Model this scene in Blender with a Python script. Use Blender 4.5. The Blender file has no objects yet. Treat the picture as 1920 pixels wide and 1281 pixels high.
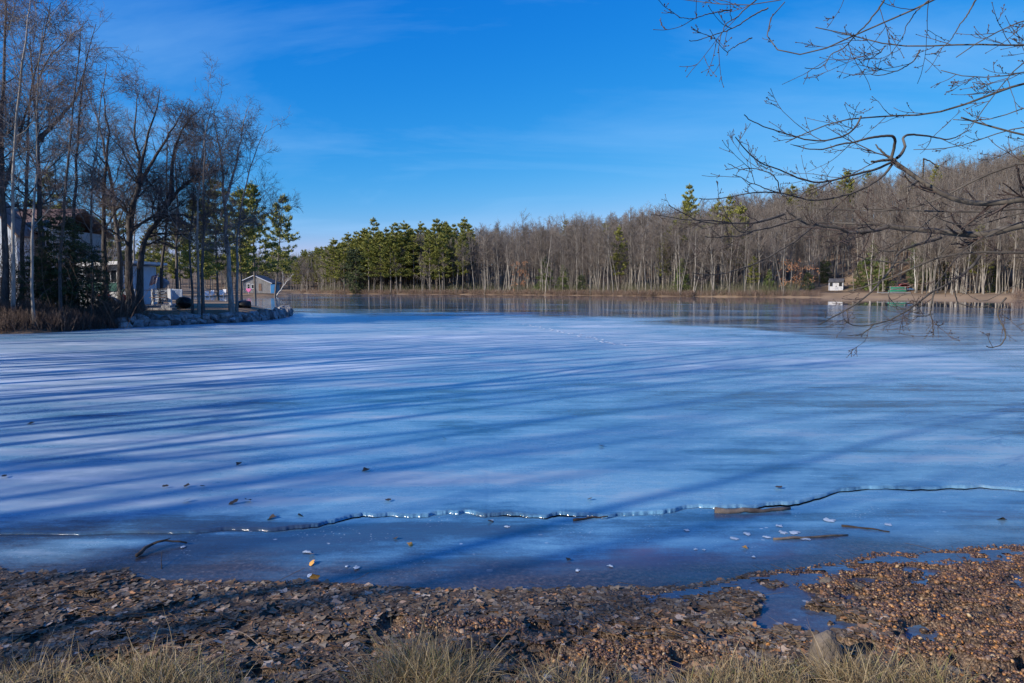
import bpy, math, random
import numpy as np
from mathutils import Vector, Matrix, Quaternion

SC = bpy.context.scene
COL = SC.collection
R = math.radians

# ------------------------------------------------------------------ camera
EYE = 2.0
F = 1280.0                                   # focal length in pixels of the 1920 px wide photograph
PITCH = math.atan((640.5 - 540.0) / F)
cam = bpy.data.cameras.new('camera'); cam.lens = 24; cam.sensor_width = 36
cam.clip_start = 0.05; cam.clip_end = 6000
camo = bpy.data.objects.new('camera', cam); COL.objects.link(camo)
camo.location = (0, 0, EYE); camo.rotation_euler = (math.pi / 2 - PITCH, 0, 0)
SC.camera = camo

# ------------------------------------------------------------------ sun, sky, exposure
SUN_EL = R(25.0)
SUN_AZ = math.atan2(-0.835, -0.55)            # clockwise from +Y
sdir = Vector((math.sin(SUN_AZ) * math.cos(SUN_EL), math.cos(SUN_AZ) * math.cos(SUN_EL), math.sin(SUN_EL)))
sun = bpy.data.lights.new('sun', 'SUN'); sun.energy = 5.0; sun.angle = R(0.53); sun.color = (1.0, 0.90, 0.78)
suno = bpy.data.objects.new('sun', sun); COL.objects.link(suno)
suno.rotation_euler = sdir.to_track_quat('Z', 'Y').to_euler()
W = bpy.data.worlds.new('World'); SC.world = W; W.use_nodes = True
wn = W.node_tree; wl = wn.links
bg = wn.nodes['Background']; bg.inputs[1].default_value = 0.15
sky = wn.nodes.new('ShaderNodeTexSky'); sky.sky_type = 'NISHITA'; sky.sun_disc = False
sky.sun_elevation = SUN_EL; sky.sun_rotation = SUN_AZ; sky.altitude = 200
sky.air_density = 1.0; sky.dust_density = 0.25; sky.ozone_density = 3.0
# the photograph's deep saturated blue: one response curve per channel over the whole sky
sr = wn.nodes.new('ShaderNodeSeparateColor'); cb = wn.nodes.new('ShaderNodeCombineColor'); wl.new(sky.outputs[0], sr.inputs[0])
for i, (gain, pw) in enumerate(((1.35, 3.0), (0.57, 1.0), (0.79, 0.40))):
    a_ = wn.nodes.new('ShaderNodeMath'); a_.operation = 'MULTIPLY'; a_.inputs[1].default_value = 0.15; wl.new(sr.outputs[i], a_.inputs[0])
    p_ = wn.nodes.new('ShaderNodeMath'); p_.operation = 'POWER'; p_.inputs[1].default_value = pw; wl.new(a_.outputs[0], p_.inputs[0])
    g_ = wn.nodes.new('ShaderNodeMath'); g_.operation = 'MULTIPLY'; g_.inputs[1].default_value = gain / 0.15; wl.new(p_.outputs[0], g_.inputs[0])
    m_ = wn.nodes.new('ShaderNodeMath'); m_.operation = 'MINIMUM'; m_.inputs[1].default_value = (0.36, 0.62, 0.90)[i] / 0.15; wl.new(g_.outputs[0], m_.inputs[0])
    wl.new(m_.outputs[0], cb.inputs[i])
# thin cirrus veil
tc = wn.nodes.new('ShaderNodeTexCoord')
sep = wn.nodes.new('ShaderNodeSeparateXYZ'); wl.new(tc.outputs['Generated'], sep.inputs[0])
zc = wn.nodes.new('ShaderNodeMath'); zc.operation = 'ADD'; zc.inputs[1].default_value = 0.12; wl.new(sep.outputs[2], zc.inputs[0])
dv = wn.nodes.new('ShaderNodeVectorMath'); dv.operation = 'DIVIDE'
cz = wn.nodes.new('ShaderNodeCombineXYZ')
for i in range(3): wl.new(zc.outputs[0], cz.inputs[i])
wl.new(tc.outputs['Generated'], dv.inputs[0]); wl.new(cz.outputs[0], dv.inputs[1])
mp = wn.nodes.new('ShaderNodeMapping'); mp.inputs['Rotation'].default_value = (0, 0, R(-22)); mp.inputs['Scale'].default_value = (0.45, 0.95, 0.0)
mp.inputs['Location'].default_value = (3.3, 1.35, 0)
wl.new(dv.outputs[0], mp.inputs[0])
cn = wn.nodes.new('ShaderNodeTexNoise'); cn.inputs['Scale'].default_value = 1.0; cn.inputs['Detail'].default_value = 9; cn.inputs['Roughness'].default_value = 0.58
cn.inputs['Distortion'].default_value = 0.5
wl.new(mp.outputs[0], cn.inputs['Vector'])
cr = wn.nodes.new('ShaderNodeMapRange'); cr.inputs[1].default_value = 0.47; cr.inputs[2].default_value = 0.85; cr.inputs[3].default_value = 0.0; cr.inputs[4].default_value = 0.52
wl.new(cn.outputs['Fac'], cr.inputs[0])
cm = wn.nodes.new('ShaderNodeMix'); cm.data_type = 'RGBA'
wl.new(cr.outputs[0], cm.inputs[0]); wl.new(cb.outputs[0], cm.inputs[6]); cm.inputs[7].default_value = (2.0, 3.7, 6.0, 1)
wl.new(cm.outputs[2], bg.inputs[0])
SC.view_settings.view_transform = 'Standard'; SC.view_settings.look = 'None'
SC.view_settings.exposure = 0.22; SC.view_settings.gamma = 1.0; SC.view_settings.use_curve_mapping = False

# ------------------------------------------------------------------ pixel <-> world
cP, sP = math.cos(PITCH), math.sin(PITCH)
def ray(px, py):
    xc = (px - 960.0) / F; yc = -(py - 640.5) / F
    return (xc, cP + yc * sP, -sP + yc * cP)
def Pt(px, py, Y):
    d = ray(px, py); t = Y / d[1]
    return (d[0] * t, Y, EYE + d[2] * t)
def G(px, py, z=0.0):
    d = ray(px, py); t = (z - EYE) / d[2]
    return (d[0] * t, d[1] * t)
def to_px(x, y, z):
    dz = z - EYE
    zc_ = y * cP - dz * sP; yc_ = y * sP + dz * cP
    zc_ = np.maximum(zc_, 1e-3)
    return 960 + F * x / zc_, 640.5 - F * yc_ / zc_

# ------------------------------------------------------------------ object helpers
def tag(o, label=None, cat=None, group=None, kind=None):
    if label: o['label'] = label
    if cat: o['category'] = cat
    if group: o['group'] = group
    if kind: o['kind'] = kind
    return o
def empty(name, loc, rz=0.0, parent=None, scale=None):
    o = bpy.data.objects.new(name, None); COL.objects.link(o); o.location = loc; o.rotation_euler = (0, 0, rz)
    o.empty_display_size = 0.2
    if parent: o.parent = parent
    if scale: o.scale = (scale, scale, scale)
    return o
def mesh_np(name, V, Q=None, T=None, smooth=True):
    me = bpy.data.meshes.new(name)
    V = np.asarray(V, np.float32).reshape(-1, 3)
    Q = np.zeros((0, 4), np.int32) if Q is None or len(Q) == 0 else np.asarray(Q, np.int32).reshape(-1, 4)
    T = np.zeros((0, 3), np.int32) if T is None or len(T) == 0 else np.asarray(T, np.int32).reshape(-1, 3)
    me.vertices.add(len(V)); me.vertices.foreach_set('co', V.ravel())
    me.loops.add(Q.size + T.size); me.loops.foreach_set('vertex_index', np.concatenate([Q.ravel(), T.ravel()]))
    n = len(Q) + len(T); me.polygons.add(n)
    ls = np.concatenate([np.arange(len(Q)) * 4, Q.size + np.arange(len(T)) * 3]).astype(np.int32)
    me.polygons.foreach_set('loop_start', ls)
    try: me.polygons.foreach_set('loop_total', np.concatenate([np.full(len(Q), 4), np.full(len(T), 3)]).astype(np.int32))
    except Exception: pass
    if smooth: me.polygons.foreach_set('use_smooth', np.ones(n, bool))
    me.update(calc_edges=True)
    return me
def link(name, me, mat=None, parent=None, loc=None, rot=None, scale=None):
    if mat is not None and len(me.materials) == 0: me.materials.append(mat)
    o = bpy.data.objects.new(name, me); COL.objects.link(o)
    if parent: o.parent = parent
    if loc is not None: o.location = loc
    if rot is not None: o.rotation_euler = rot
    if scale is not None: o.scale = scale if hasattr(scale, '__len__') else (scale,) * 3
    return o
class MB:
    """collects boxes, prisms and tubes, builds one mesh"""
    def __init__(s): s.v = []; s.f = []
    def box(s, c, d, rz=0, rx=0, ry=0, top=1.0):
        M = Matrix.Translation(c) @ Matrix.Rotation(rz, 4, 'Z') @ Matrix.Rotation(ry, 4, 'Y') @ Matrix.Rotation(rx, 4, 'X')
        b = len(s.v)
        for z in (-.5, .5):
            k = top if z > 0 else 1
            for x, y in ((-.5, -.5), (.5, -.5), (.5, .5), (-.5, .5)):
                s.v.append(tuple(M @ Vector((x * d[0] * k, y * d[1] * k, z * d[2]))))
        for f in ((0, 3, 2, 1), (4, 5, 6, 7), (0, 1, 5, 4), (1, 2, 6, 5), (2, 3, 7, 6), (3, 0, 4, 7)):
            s.f.append(tuple(b + i for i in f))
        return s
    def tube(s, pts, r, n=6):
        pts = [Vector(p) for p in pts]; rs = r if hasattr(r, '__len__') else [r] * len(pts)
        b = len(s.v)
        for i, p in enumerate(pts):
            t = (pts[min(i + 1, len(pts) - 1)] - pts[max(i - 1, 0)]).normalized()
            a = Vector((0, 0, 1)) if abs(t.z) < .9 else Vector((1, 0, 0))
            u = t.cross(a).normalized(); w = t.cross(u)
            for k in range(n):
                q = 2 * math.pi * k / n
                s.v.append(tuple(p + (u * math.cos(q) + w * math.sin(q)) * rs[i]))
        for i in range(len(pts) - 1):
            for k in range(n):
                s.f.append((b + i * n + k, b + i * n + (k + 1) % n, b + (i + 1) * n + (k + 1) % n, b + (i + 1) * n + k))
        s.f.append(tuple(b + k for k in range(n))); s.f.append(tuple(b + (len(pts) - 1) * n + n - 1 - k for k in range(n)))
        return s
    def poly(s, pts, thick):
        """prism: polygon pts (3D list) extruded by vector thick"""
        b = len(s.v); n = len(pts); t = Vector(thick)
        for p in pts: s.v.append(tuple(p))
        for p in pts: s.v.append(tuple(Vector(p) + t))
        s.f.append(tuple(b + i for i in range(n))); s.f.append(tuple(b + n + n - 1 - i for i in range(n)))
        for i in range(n): s.f.append((b + i, b + (i + 1) % n, b + n + (i + 1) % n, b + n + i)[::-1])
        return s
    def build(s, name, mat, parent=None, smooth=False, bevel=0.0):
        me = bpy.data.meshes.new(name); me.from_pydata(s.v, [], s.f); me.update()
        import bmesh
        bm = bmesh.new(); bm.from_mesh(me); bmesh.ops.recalc_face_normals(bm, faces=bm.faces)
        if bevel > 0:
            bmesh.ops.bevel(bm, geom=list(bm.edges), offset=bevel, segments=1, affect='EDGES')
        bm.to_mesh(me); bm.free()
        if smooth:
            for p in me.polygons: p.use_smooth = True
        return link(name, me, mat, parent)

# ------------------------------------------------------------------ numpy noise
def vnoise(x, y, seed=0):
    xi = np.floor(x).astype(np.int64); yi = np.floor(y).astype(np.int64)
    xf = x - xi; yf = y - yi; xf = xf * xf * (3 - 2 * xf); yf = yf * yf * (3 - 2 * yf)
    def h(a, b):
        n = (a * 374761393 + b * 668265263 + seed * 1442695041) & 0xFFFFFFFF
        n = ((n ^ (n >> 13)) * 1274126177) & 0xFFFFFFFF
        return ((n ^ (n >> 16)) & 0xFFFF) / 65535.0
    return (h(xi, yi) * (1 - xf) + h(xi + 1, yi) * xf) * (1 - yf) + (h(xi, yi + 1) * (1 - xf) + h(xi + 1, yi + 1) * xf) * yf
def fbm(x, y, o=4, seed=0):
    s = 0; a = .5
    for i in range(o): s = s + a * vnoise(x * 2 ** i, y * 2 ** i, seed + i * 7); a *= .5
    return s / (1 - .5 ** o)
def sstep(a, b, x):
    t = np.clip((x - a) / (b - a), 0, 1); return t * t * (3 - 2 * t)

# ------------------------------------------------------------------ materials
def new_mat(name):
    m = bpy.data.materials.new(name); m.use_nodes = True
    nt = m.node_tree; return m, nt, nt.nodes, nt.links, nt.nodes['Principled BSDF']
def ramp(n, pts):
    r = n.new('ShaderNodeValToRGB'); e = r.color_ramp.elements
    e[0].position, e[0].color = pts[0][0], (*pts[0][1], 1)
    e[1].position, e[1].color = pts[-1][0], (*pts[-1][1], 1)
    for p, c in pts[1:-1]:
        k = e.new(p); k.color = (*c, 1)
    return r
def mat_noise(name, c1, c2, scale=4.0, rough=.85, bump=.3, bscale=None, vary=.25, stretch=(1, 1, 1), island=False, metal=0.0, spec=.35, bdist=.02, world=False):
    m, nt, n, l, b = new_mat(name)
    tc = n.new('ShaderNodeTexCoord'); mp = n.new('ShaderNodeMapping'); mp.inputs['Scale'].default_value = stretch
    if world:
        g = n.new('ShaderNodeNewGeometry'); l.new(g.outputs['Position'], mp.inputs[0])
    else: l.new(tc.outputs['Object'], mp.inputs[0])
    no = n.new('ShaderNodeTexNoise'); no.inputs['Scale'].default_value = scale; no.inputs['Detail'].default_value = 6; l.new(mp.outputs[0], no.inputs['Vector'])
    r = ramp(n, [(.32, c1), (.68, c2)]); l.new(no.outputs['Fac'], r.inputs[0])
    if island:
        g = n.new('ShaderNodeNewGeometry'); rnd = g.outputs['Random Per Island']
    else:
        g = n.new('ShaderNodeObjectInfo'); rnd = g.outputs['Random']
    mr = n.new('ShaderNodeMapRange'); mr.inputs[3].default_value = 1 - vary; mr.inputs[4].default_value = 1 + vary; l.new(rnd, mr.inputs[0])
    h = n.new('ShaderNodeHueSaturation'); l.new(r.outputs[0], h.inputs['Color']); l.new(mr.outputs[0], h.inputs['Value'])
    l.new(h.outputs[0], b.inputs['Base Color'])
    b.inputs['Roughness'].default_value = rough; b.inputs['Metallic'].default_value = metal; b.inputs['Specular IOR Level'].default_value = spec
    if bump > 0:
        n2 = n.new('ShaderNodeTexNoise'); n2.inputs['Scale'].default_value = bscale or scale * 3; n2.inputs['Detail'].default_value = 5; l.new(mp.outputs[0], n2.inputs['Vector'])
        bp = n.new('ShaderNodeBump'); bp.inputs['Strength'].default_value = bump; bp.inputs['Distance'].default_value = bdist
        l.new(n2.outputs['Fac'], bp.inputs['Height']); l.new(bp.outputs[0], b.inputs['Normal'])
    return m
def mat_ramp(name, pts, rough=.8, spec=.3, noise=0.35, nscale=30.0, trans=0.0, instance=False):
    """colour picked per island (leaf, pebble, blade) from a ramp, broken up by noise"""
    m, nt, n, l, b = new_mat(name)
    if instance: g = n.new('ShaderNodeObjectInfo'); src = g.outputs['Random']
    else: g = n.new('ShaderNodeNewGeometry'); src = g.outputs['Random Per Island']
    r = ramp(n, pts); r.color_ramp.interpolation = 'LINEAR'; l.new(src, r.inputs[0])
    tc = n.new('ShaderNodeTexCoord'); no = n.new('ShaderNodeTexNoise'); no.inputs['Scale'].default_value = nscale; no.inputs['Detail'].default_value = 4
    l.new(tc.outputs['Object'], no.inputs['Vector'])
    mr = n.new('ShaderNodeMapRange'); mr.inputs[3].default_value = 1 - noise; mr.inputs[4].default_value = 1 + noise; l.new(no.outputs['Fac'], mr.inputs[0])
    h = n.new('ShaderNodeHueSaturation'); l.new(r.outputs[0], h.inputs['Color']); l.new(mr.outputs[0], h.inputs['Value'])
    l.new(h.outputs[0], b.inputs['Base Color']); b.inputs['Roughness'].default_value = rough; b.inputs['Specular IOR Level'].default_value = spec
    if trans > 0:
        t = n.new('ShaderNodeBsdfTranslucent'); l.new(h.outputs[0], t.inputs[0]); mx = n.new('ShaderNodeMixShader'); mx.inputs[0].default_value = trans
        out = n['Material Output']; l.new(b.outputs[0], mx.inputs[1]); l.new(t.outputs[0], mx.inputs[2]); l.new(mx.outputs[0], out.inputs[0])
    return m

M = {}
M['bark_dark'] = mat_noise('bark_dark', (.05, .045, .043), (.15, .135, .125), 5, bump=.6, stretch=(3, 3, .6), vary=.25)
M['bark_grey'] = mat_noise('bark_grey', (.17, .155, .14), (.34, .32, .29), 4, bump=.5, stretch=(3, 3, .7), vary=.2)
M['bark_far'] = mat_noise('bark_far', (.12, .105, .09), (.29, .265, .23), 1.2, bump=0, stretch=(2, 2, .5), vary=.35)
M['twig_far'] = mat_noise('twig_far', (.12, .10, .085), (.24, .195, .16), .6, bump=0, vary=.28, rough=.9)
M['twig_near'] = mat_noise('twig_near', (.10, .08, .075), (.21, .165, .15), 2, bump=0, vary=.25, rough=.8)
M['bark_branch'] = mat_noise('bark_branch', (.045, .038, .033), (.125, .11, .09), 9, bump=.5, bscale=45, bdist=.006, vary=0)
M['twig_branch'] = mat_noise('twig_branch', (.05, .034, .03), (.11, .08, .065), 9, bump=.2, bscale=60, bdist=.003, vary=0)
M['bark_pine'] = mat_noise('bark_pine', (.10, .085, .075), (.20, .175, .155), 4, bump=.4, stretch=(3, 3, .6))
M['birch'] = mat_noise('birch', (.35, .33, .30), (.72, .70, .66), 3, bump=.2, stretch=(1, 1, 4), vary=.1)
M['pine_far'] = mat_ramp('pine_far', [(0, (.09, .12, .025)), (.5, (.22, .23, .05)), (1, (.38, .345, .085))], noise=.3, nscale=.7, rough=.65)
M['pine_dark'] = mat_ramp('pine_dark', [(0, (.028, .045, .020)), (1, (.090, .110, .040))], noise=.3, nscale=1.5, rough=.65)
M['spruce_bright'] = mat_ramp('spruce_bright', [(0, (.05, .085, .02)), (1, (.14, .17, .04))], noise=.3, nscale=1.0, rough=.65)
M['beech_leaf'] = mat_ramp('beech_leaf', [(0, (.30, .13, .06)), (1, (.50, .26, .13))], noise=.2, rough=.8)
M['brush'] = mat_ramp('brush', [(0, (.13, .075, .055)), (.5, (.22, .15, .11)), (1, (.34, .26, .20))], noise=.2, nscale=2)

# ------------------------------------------------------------------ shoreline
near_px = [(0, 1062), (60, 1074), (130, 1068), (200, 1071), (240, 1066), (262, 1084), (330, 1088), (450, 1091), (560, 1090), (640, 1094), (720, 1100), (900, 1106), (1000, 1104), (1100, 1101), (1270, 1101), (1330, 1090), (1400, 1077), (1460, 1068), (1520, 1060), (1580, 1052), (1640, 1037), (1700, 1036), (1800, 1031), (1920, 1022)]
pen_px = [(0, 628), (60, 627), (110, 624), (180, 618), (240, 615), (300, 612), (400, 607), (470, 603), (515, 598), (537, 592), (530, 586), (500, 580), (470, 575.5), (400, 570.5), (330, 566), (270, 561)]
far_px = [(250, 559), (330, 557.6), (380, 557.2), (455, 556.8), (510, 556.6), (545, 556.2), (540, 553.5), (548, 550.2), (575, 550.4), (620, 551.4), (700, 551.8), (800, 552.2), (900, 552.6), (1000, 553.6), (1100, 554.4), (1200, 555.6), (1300, 556.4), (1400, 557.2), (1500, 557.8), (1600, 558.4), (1700, 559.6), (1800, 560.6), (1920, 562)]
near_l = [G(*p) for p in near_px]; pen_l = [G(*p) for p in pen_px]; far_l = [G(*p) for p in far_px]
right_off = [(5.2, 5.35), (6.2, 7.0), (9, 8.8), (14, 11.5), (24, 20), (40, 33), (80, 72), (112, 108)]
left_off = [(-24, 27.5), (-27, 20), (-20, 13), (-13, 8.5), (-8, 6.2), (-5, 4.9)]
LAKE = np.array(near_l + right_off + far_l[::-1] + pen_l[::-1] + left_off)
# near_l goes left->right, then right side outwards, far shore right->left, peninsula back, left shore in
def sdist(x, y):
    """signed distance to the lake outline, positive on land"""
    x = np.asarray(x, float); y = np.asarray(y, float); shp = x.shape; x = x.ravel(); y = y.ravel()
    d = np.full(x.shape, 1e18); ins = np.zeros(x.shape, bool)
    n = len(LAKE)
    for i in range(n):
        a = LAKE[i]; b = LAKE[(i + 1) % n]; e = b - a
        t = np.clip(((x - a[0]) * e[0] + (y - a[1]) * e[1]) / (e @ e + 1e-12), 0, 1)
        d = np.minimum(d, (x - a[0] - t * e[0]) ** 2 + (y - a[1] - t * e[1]) ** 2)
        c = ((a[1] > y) != (b[1] > y))
        with np.errstate(divide='ignore', invalid='ignore'):
            xi = (b[0] - a[0]) * (y - a[1]) / (b[1] - a[1] + 1e-30) + a[0]
        ins ^= c & (x < xi)
    d = np.sqrt(d); return np.where(ins, -d, d).reshape(shp)
def hill(x, y, s):
    px = 960 + F * x / np.maximum(y, 1.0)
    px = np.where(y < 40, np.where(x > 0, 2500, -500), px)
    slope = np.interp(px, [-500, 300, 600, 900, 1200, 1500, 1750, 1920, 2500], [.03, .03, .045, .07, .13, .19, .24, .27, .25])
    cap = np.interp(px, [-500, 300, 600, 900, 1200, 1500, 1750, 1920, 2500], [4, 4, 5, 11, 20, 30, 42, 50, 55])
    h = np.maximum(s - 27, 0) * slope * 1.35
    return cap * (1 - np.exp(-h / cap))
def H(x, y, s=None):
    x = np.asarray(x, float); y = np.asarray(y, float)
    if s is None: s = sdist(x, y)
    far = sstep(90, 120, np.hypot(x, y))
    sw = s + (fbm(x * .5, y * .5, 3, 5) - .5) * (.5 + 1.5 * far)
    penin = (x < -8) & (y > 22) & (y < 100)
    z = np.where(penin, .62 * sstep(-.2, 2.6, sw) + .01 * np.maximum(s, 0), .5 * sstep(-.4, 10, sw) + .055 * np.maximum(s - 2, 0) * (1 - np.exp(-np.maximum(s, 0) / 25)) * .5 + .25 * sstep(-.3, 1.5, sw) * far)
    z = z + hill(x, y, s) * far + (fbm(x * .12, y * .12, 3, 9) - .5) * np.clip(s / 20, 0, 1) * 1.2 * far
    return np.where(s < -.6, -.3, z - .12 * (s < .1) * 0 - .06 * sstep(.4, -.6, s) * 5)
# near bank in fine detail
SHX = np.array([p[0] for p in near_l]); SHY = np.array([p[1] for p in near_l])
SHX2 = np.concatenate([[-8, -5], SHX, [5.2, 6.2]]); SHY2 = np.concatenate([[6.2, 4.9], SHY, [5.35, 7.0]])
PUD = [(1480, 1118, .34, .20), (1505, 1160, .42, .28), (1570, 1180, .30, .16), (1430, 1108, .20, .12), (1610, 1085, .20, .05), (1700, 1110, .14, .05), (1725, 1128, .08, .05)]
PUDC = [(*G(a, b, .045), rx * .85, ry * .8) for a, b, rx, ry in PUD]
def pud_mask(x, y):
    m = np.zeros_like(x)
    for cx, cy, rx, ry in PUDC: m = np.maximum(m, 1 - np.hypot((x - cx) / rx, (y - cy) / ry))
    return m + (fbm(x * 7, y * 10, 5, 77) - .5) * 1.5
def HN(x, y):
    s = np.interp(x, SHX2, SHY2) - y + (fbm(x * 3, y * 3, 3, 3) - .5) * .12
    z = np.where(s < 0, .30 * s - .035 * sstep(0, -.06, s), .055 * s) + .035 * sstep(0, .5, s) + (fbm(x * 1.4, y * 2.5, 4, 21) - .5) * .05 * sstep(0, .9, s) + (fbm(x * 14, y * 14, 2, 31) - .5) * .012 * sstep(-.05, .3, s)
    z = z + .10 * sstep(1.2, 2.4, s)
    pm = sstep(.0, .35, pud_mask(x, y)) * sstep(.02, .12, s)
    z = z * (1 - pm) + .026 * pm
    return np.where(s < -.5, -.25, z)

# ------------------------------------------------------------------ terrain sheet
def polar(azs, rs):
    A, Rr = np.meshgrid(azs, rs, indexing='ij'); return np.sin(A) * Rr, np.cos(A) * Rr
def grid_faces(n, m, wrap=False):
    i = np.arange(n - (0 if wrap else 1)); j = np.arange(m - 1); I, J = np.meshgrid(i, j, indexing='ij')
    I2 = (I + 1) % n
    return np.stack([I * m + J, I2 * m + J, I2 * m + J + 1, I * m + J + 1], -1).reshape(-1, 4)
az = np.concatenate([np.linspace(-math.pi, -.80, 60, endpoint=False), np.linspace(-.80, .80, 430, endpoint=False), np.linspace(.80, math.pi, 60, endpoint=False)])
rs = np.concatenate([[.02], np.geomspace(1.2, 4500, 330)])
X, Y = polar(az, rs)
S = sdist(X, Y); Z = H(X, Y, S)
Rr = np.hypot(X, Y)
nearzone = (X > -6) & (X < 6.3) & (Y < 7.0) & (Y > -3)
Z = np.where(nearzone, HN(X, Y), Z)
fine = (X > -4.6) & (X < 5.6) & (Y > 2.3) & (Y < 6.2)
Z = np.where(fine, Z - .12, Z)
me = mesh_np('ground', np.stack([X, Y, Z], -1), grid_faces(len(az), len(rs), True)[:, ::-1])
m, nt, n, l, b = new_mat('forest_floor')
g = n.new('ShaderNodeNewGeometry')
n1 = n.new('ShaderNodeTexNoise'); n1.inputs['Scale'].default_value = .12; n1.inputs['Detail'].default_value = 8; l.new(g.outputs['Position'], n1.inputs['Vector'])
r1 = ramp(n, [(.35, (.11, .075, .05)), (.5, (.20, .14, .09)), (.62, (.30, .22, .14))]); l.new(n1.outputs['Fac'], r1.inputs[0])
n2 = n.new('ShaderNodeTexNoise'); n2.inputs['Scale'].default_value = 1.6; n2.inputs['Detail'].default_value = 6; l.new(g.outputs['Position'], n2.inputs['Vector'])
mr = n.new('ShaderNodeMapRange'); mr.inputs[3].default_value = .55; mr.inputs[4].default_value = 1.45; l.new(n2.outputs['Fac'], mr.inputs[0])
hs = n.new('ShaderNodeHueSaturation'); l.new(r1.outputs[0], hs.inputs['Color']); l.new(mr.outputs[0], hs.inputs['Value'])
at = n.new('ShaderNodeAttribute'); at.attribute_name = 'sand'
mx = n.new('ShaderNodeMix'); mx.data_type = 'RGBA'; l.new(at.outputs['Fac'], mx.inputs[0]); l.new(hs.outputs[0], mx.inputs[6]); mx.inputs[7].default_value = (.36, .25, .15, 1)
l.new(mx.outputs[2], b.inputs['Base Color']); b.inputs['Roughness'].default_value = .95; b.inputs['Specular IOR Level'].default_value = .1
M['forest_floor'] = m
PX, PY = to_px(X, Y, Z)
sand = (sstep(6, 2.5, S) * sstep(1200, 1450, PX) + sstep(22, 10, S) * sstep(1500, 1600, PX) * sstep(.35, .6, fbm(X * .15, Y * .15, 3, 4))) * (Rr > 100)
sand = np.clip(sand + .55 * sstep(2.5, .8, S) * (Rr > 100), 0, .9) * (.45 + .75 * fbm(X * .35, Y * .9, 4, 44))
sand += .45 * ((X < -8) & (Y > 30) & (Y < 100) & (S > 1.2) & (PX > 340)) * sstep(.4, .6, fbm(X * .4, Y * .4, 2, 8))
a = me.attributes.new('sand', 'FLOAT', 'POINT'); a.data.foreach_set('value', sand.astype(np.float32).ravel())
ground = link('ground', me, m); tag(ground, 'leaf strewn ground of the lake shores and wooded hills', kind='structure')

# fine near bank
xs = np.arange(-4.7, 5.7, .022); ys = np.arange(2.2, 6.3, .022)
BX, BY = np.meshgrid(xs, ys, indexing='ij'); BZ = HN(BX, BY)
edge = np.minimum.reduce([BX - xs[0], xs[-1] - BX, BY - ys[0]]); BZ = BZ - .10 * sstep(.12, 0, edge)
me = mesh_np('shore', np.stack([BX, BY, BZ], -1), grid_faces(len(xs), len(ys)))
m, nt, n, l, b = new_mat('wet_shore')
g = n.new('ShaderNodeNewGeometry')
n1 = n.new('ShaderNodeTexNoise'); n1.inputs['Scale'].default_value = 2.2; n1.inputs['Detail'].default_value = 9; l.new(g.outputs['Position'], n1.inputs['Vector'])
r1 = ramp(n, [(.3, (.045, .030, .02)), (.5, (.10, .066, .042)), (.7, (.17, .105, .058))]); l.new(n1.outputs['Fac'], r1.inputs[0])
vo = n.new('ShaderNodeTexVoronoi'); vo.inputs['Scale'].default_value = 75; l.new(g.outputs['Position'], vo.inputs['Vector'])
sc_ = n.new('ShaderNodeSeparateColor'); l.new(vo.outputs['Color'], sc_.inputs[0]); r3 = ramp(n, [(0, (.03, .022, .016)), (.5, (.11, .066, .038)), (.8, (.20, .12, .06)), (1, (.30, .21, .13))]); l.new(sc_.outputs[0], r3.inputs[0])
mg = n.new('ShaderNodeMix'); mg.data_type = 'RGBA'; mg.inputs[0].default_value = .7; l.new(r1.outputs[0], mg.inputs[6]); l.new(r3.outputs[0], mg.inputs[7]); l.new(mg.outputs[2], b.inputs['Base Color']); b.inputs['Roughness'].default_value = .6
bv = n.new('ShaderNodeBump'); bv.invert = True; bv.inputs['Strength'].default_value = .9; bv.inputs['Distance'].default_value = .012; l.new(vo.outputs['Distance'], bv.inputs['Height'])
n2 = n.new('ShaderNodeTexNoise'); n2.inputs['Scale'].default_value = 40; n2.inputs['Detail'].default_value = 6; l.new(g.outputs['Position'], n2.inputs['Vector'])
bp = n.new('ShaderNodeBump'); bp.inputs['Strength'].default_value = .8; bp.inputs['Distance'].default_value = .01; l.new(n2.outputs['Fac'], bp.inputs['Height']); l.new(bv.outputs[0], bp.inputs['Normal']); l.new(bp.outputs[0], b.inputs['Normal'])
shore = link('shore', me, m); tag(shore, 'muddy near bank with matted leaves and brown pebbles', kind='structure')

# ------------------------------------------------------------------ ice
crack_px = [(-700, 1010), (-300, 1006), (0, 1000), (150, 1001), (330, 996), (450, 990), (540, 994), (600, 984), (680, 964), (760, 967), (900, 966), (1000, 966), (1070, 969), (1130, 972), (1200, 961), (1260, 957), (1330, 955), (1400, 950), (1460, 941), (1530, 934), (1600, 922), (1650, 916), (1700, 912), (1800, 912), (1920, 918), (2300, 930), (2800, 940)]
cz0 = np.array([G(a_, b_) for a_, b_ in crack_px])
caz = np.arctan2(cz0[:, 0], cz0[:, 1]); crr = np.hypot(cz0[:, 0], cz0[:, 1])
iaz = np.concatenate([np.linspace(-1.75, -.70, 120, endpoint=False), np.linspace(-.70, .70, 1300, endpoint=False), np.linspace(.70, 1.75, 120)])
rc = np.interp(iaz, caz, crr)
jag = (fbm(iaz * 11, iaz * 0 + 3, 7, 2) - .5) * .42 + (fbm(iaz * 37, iaz * 0 + 9, 5, 6) - .5) * .10
rc = rc + jag * sstep(-.6, -.2, iaz)
t = np.concatenate([[0, .0004], np.linspace(.002, 1, 230) ** 1.0])
Rm = rc[:, None] * (330 / rc[:, None]) ** t[None, :]
IX = np.sin(iaz)[:, None] * Rm; IY = np.cos(iaz)[:, None] * Rm
lift = -.004 + .008 * sstep(-.45, .0, iaz) * sstep(.35, .62, fbm(iaz * 9, iaz * 0 + 1, 5, 14))
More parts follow.
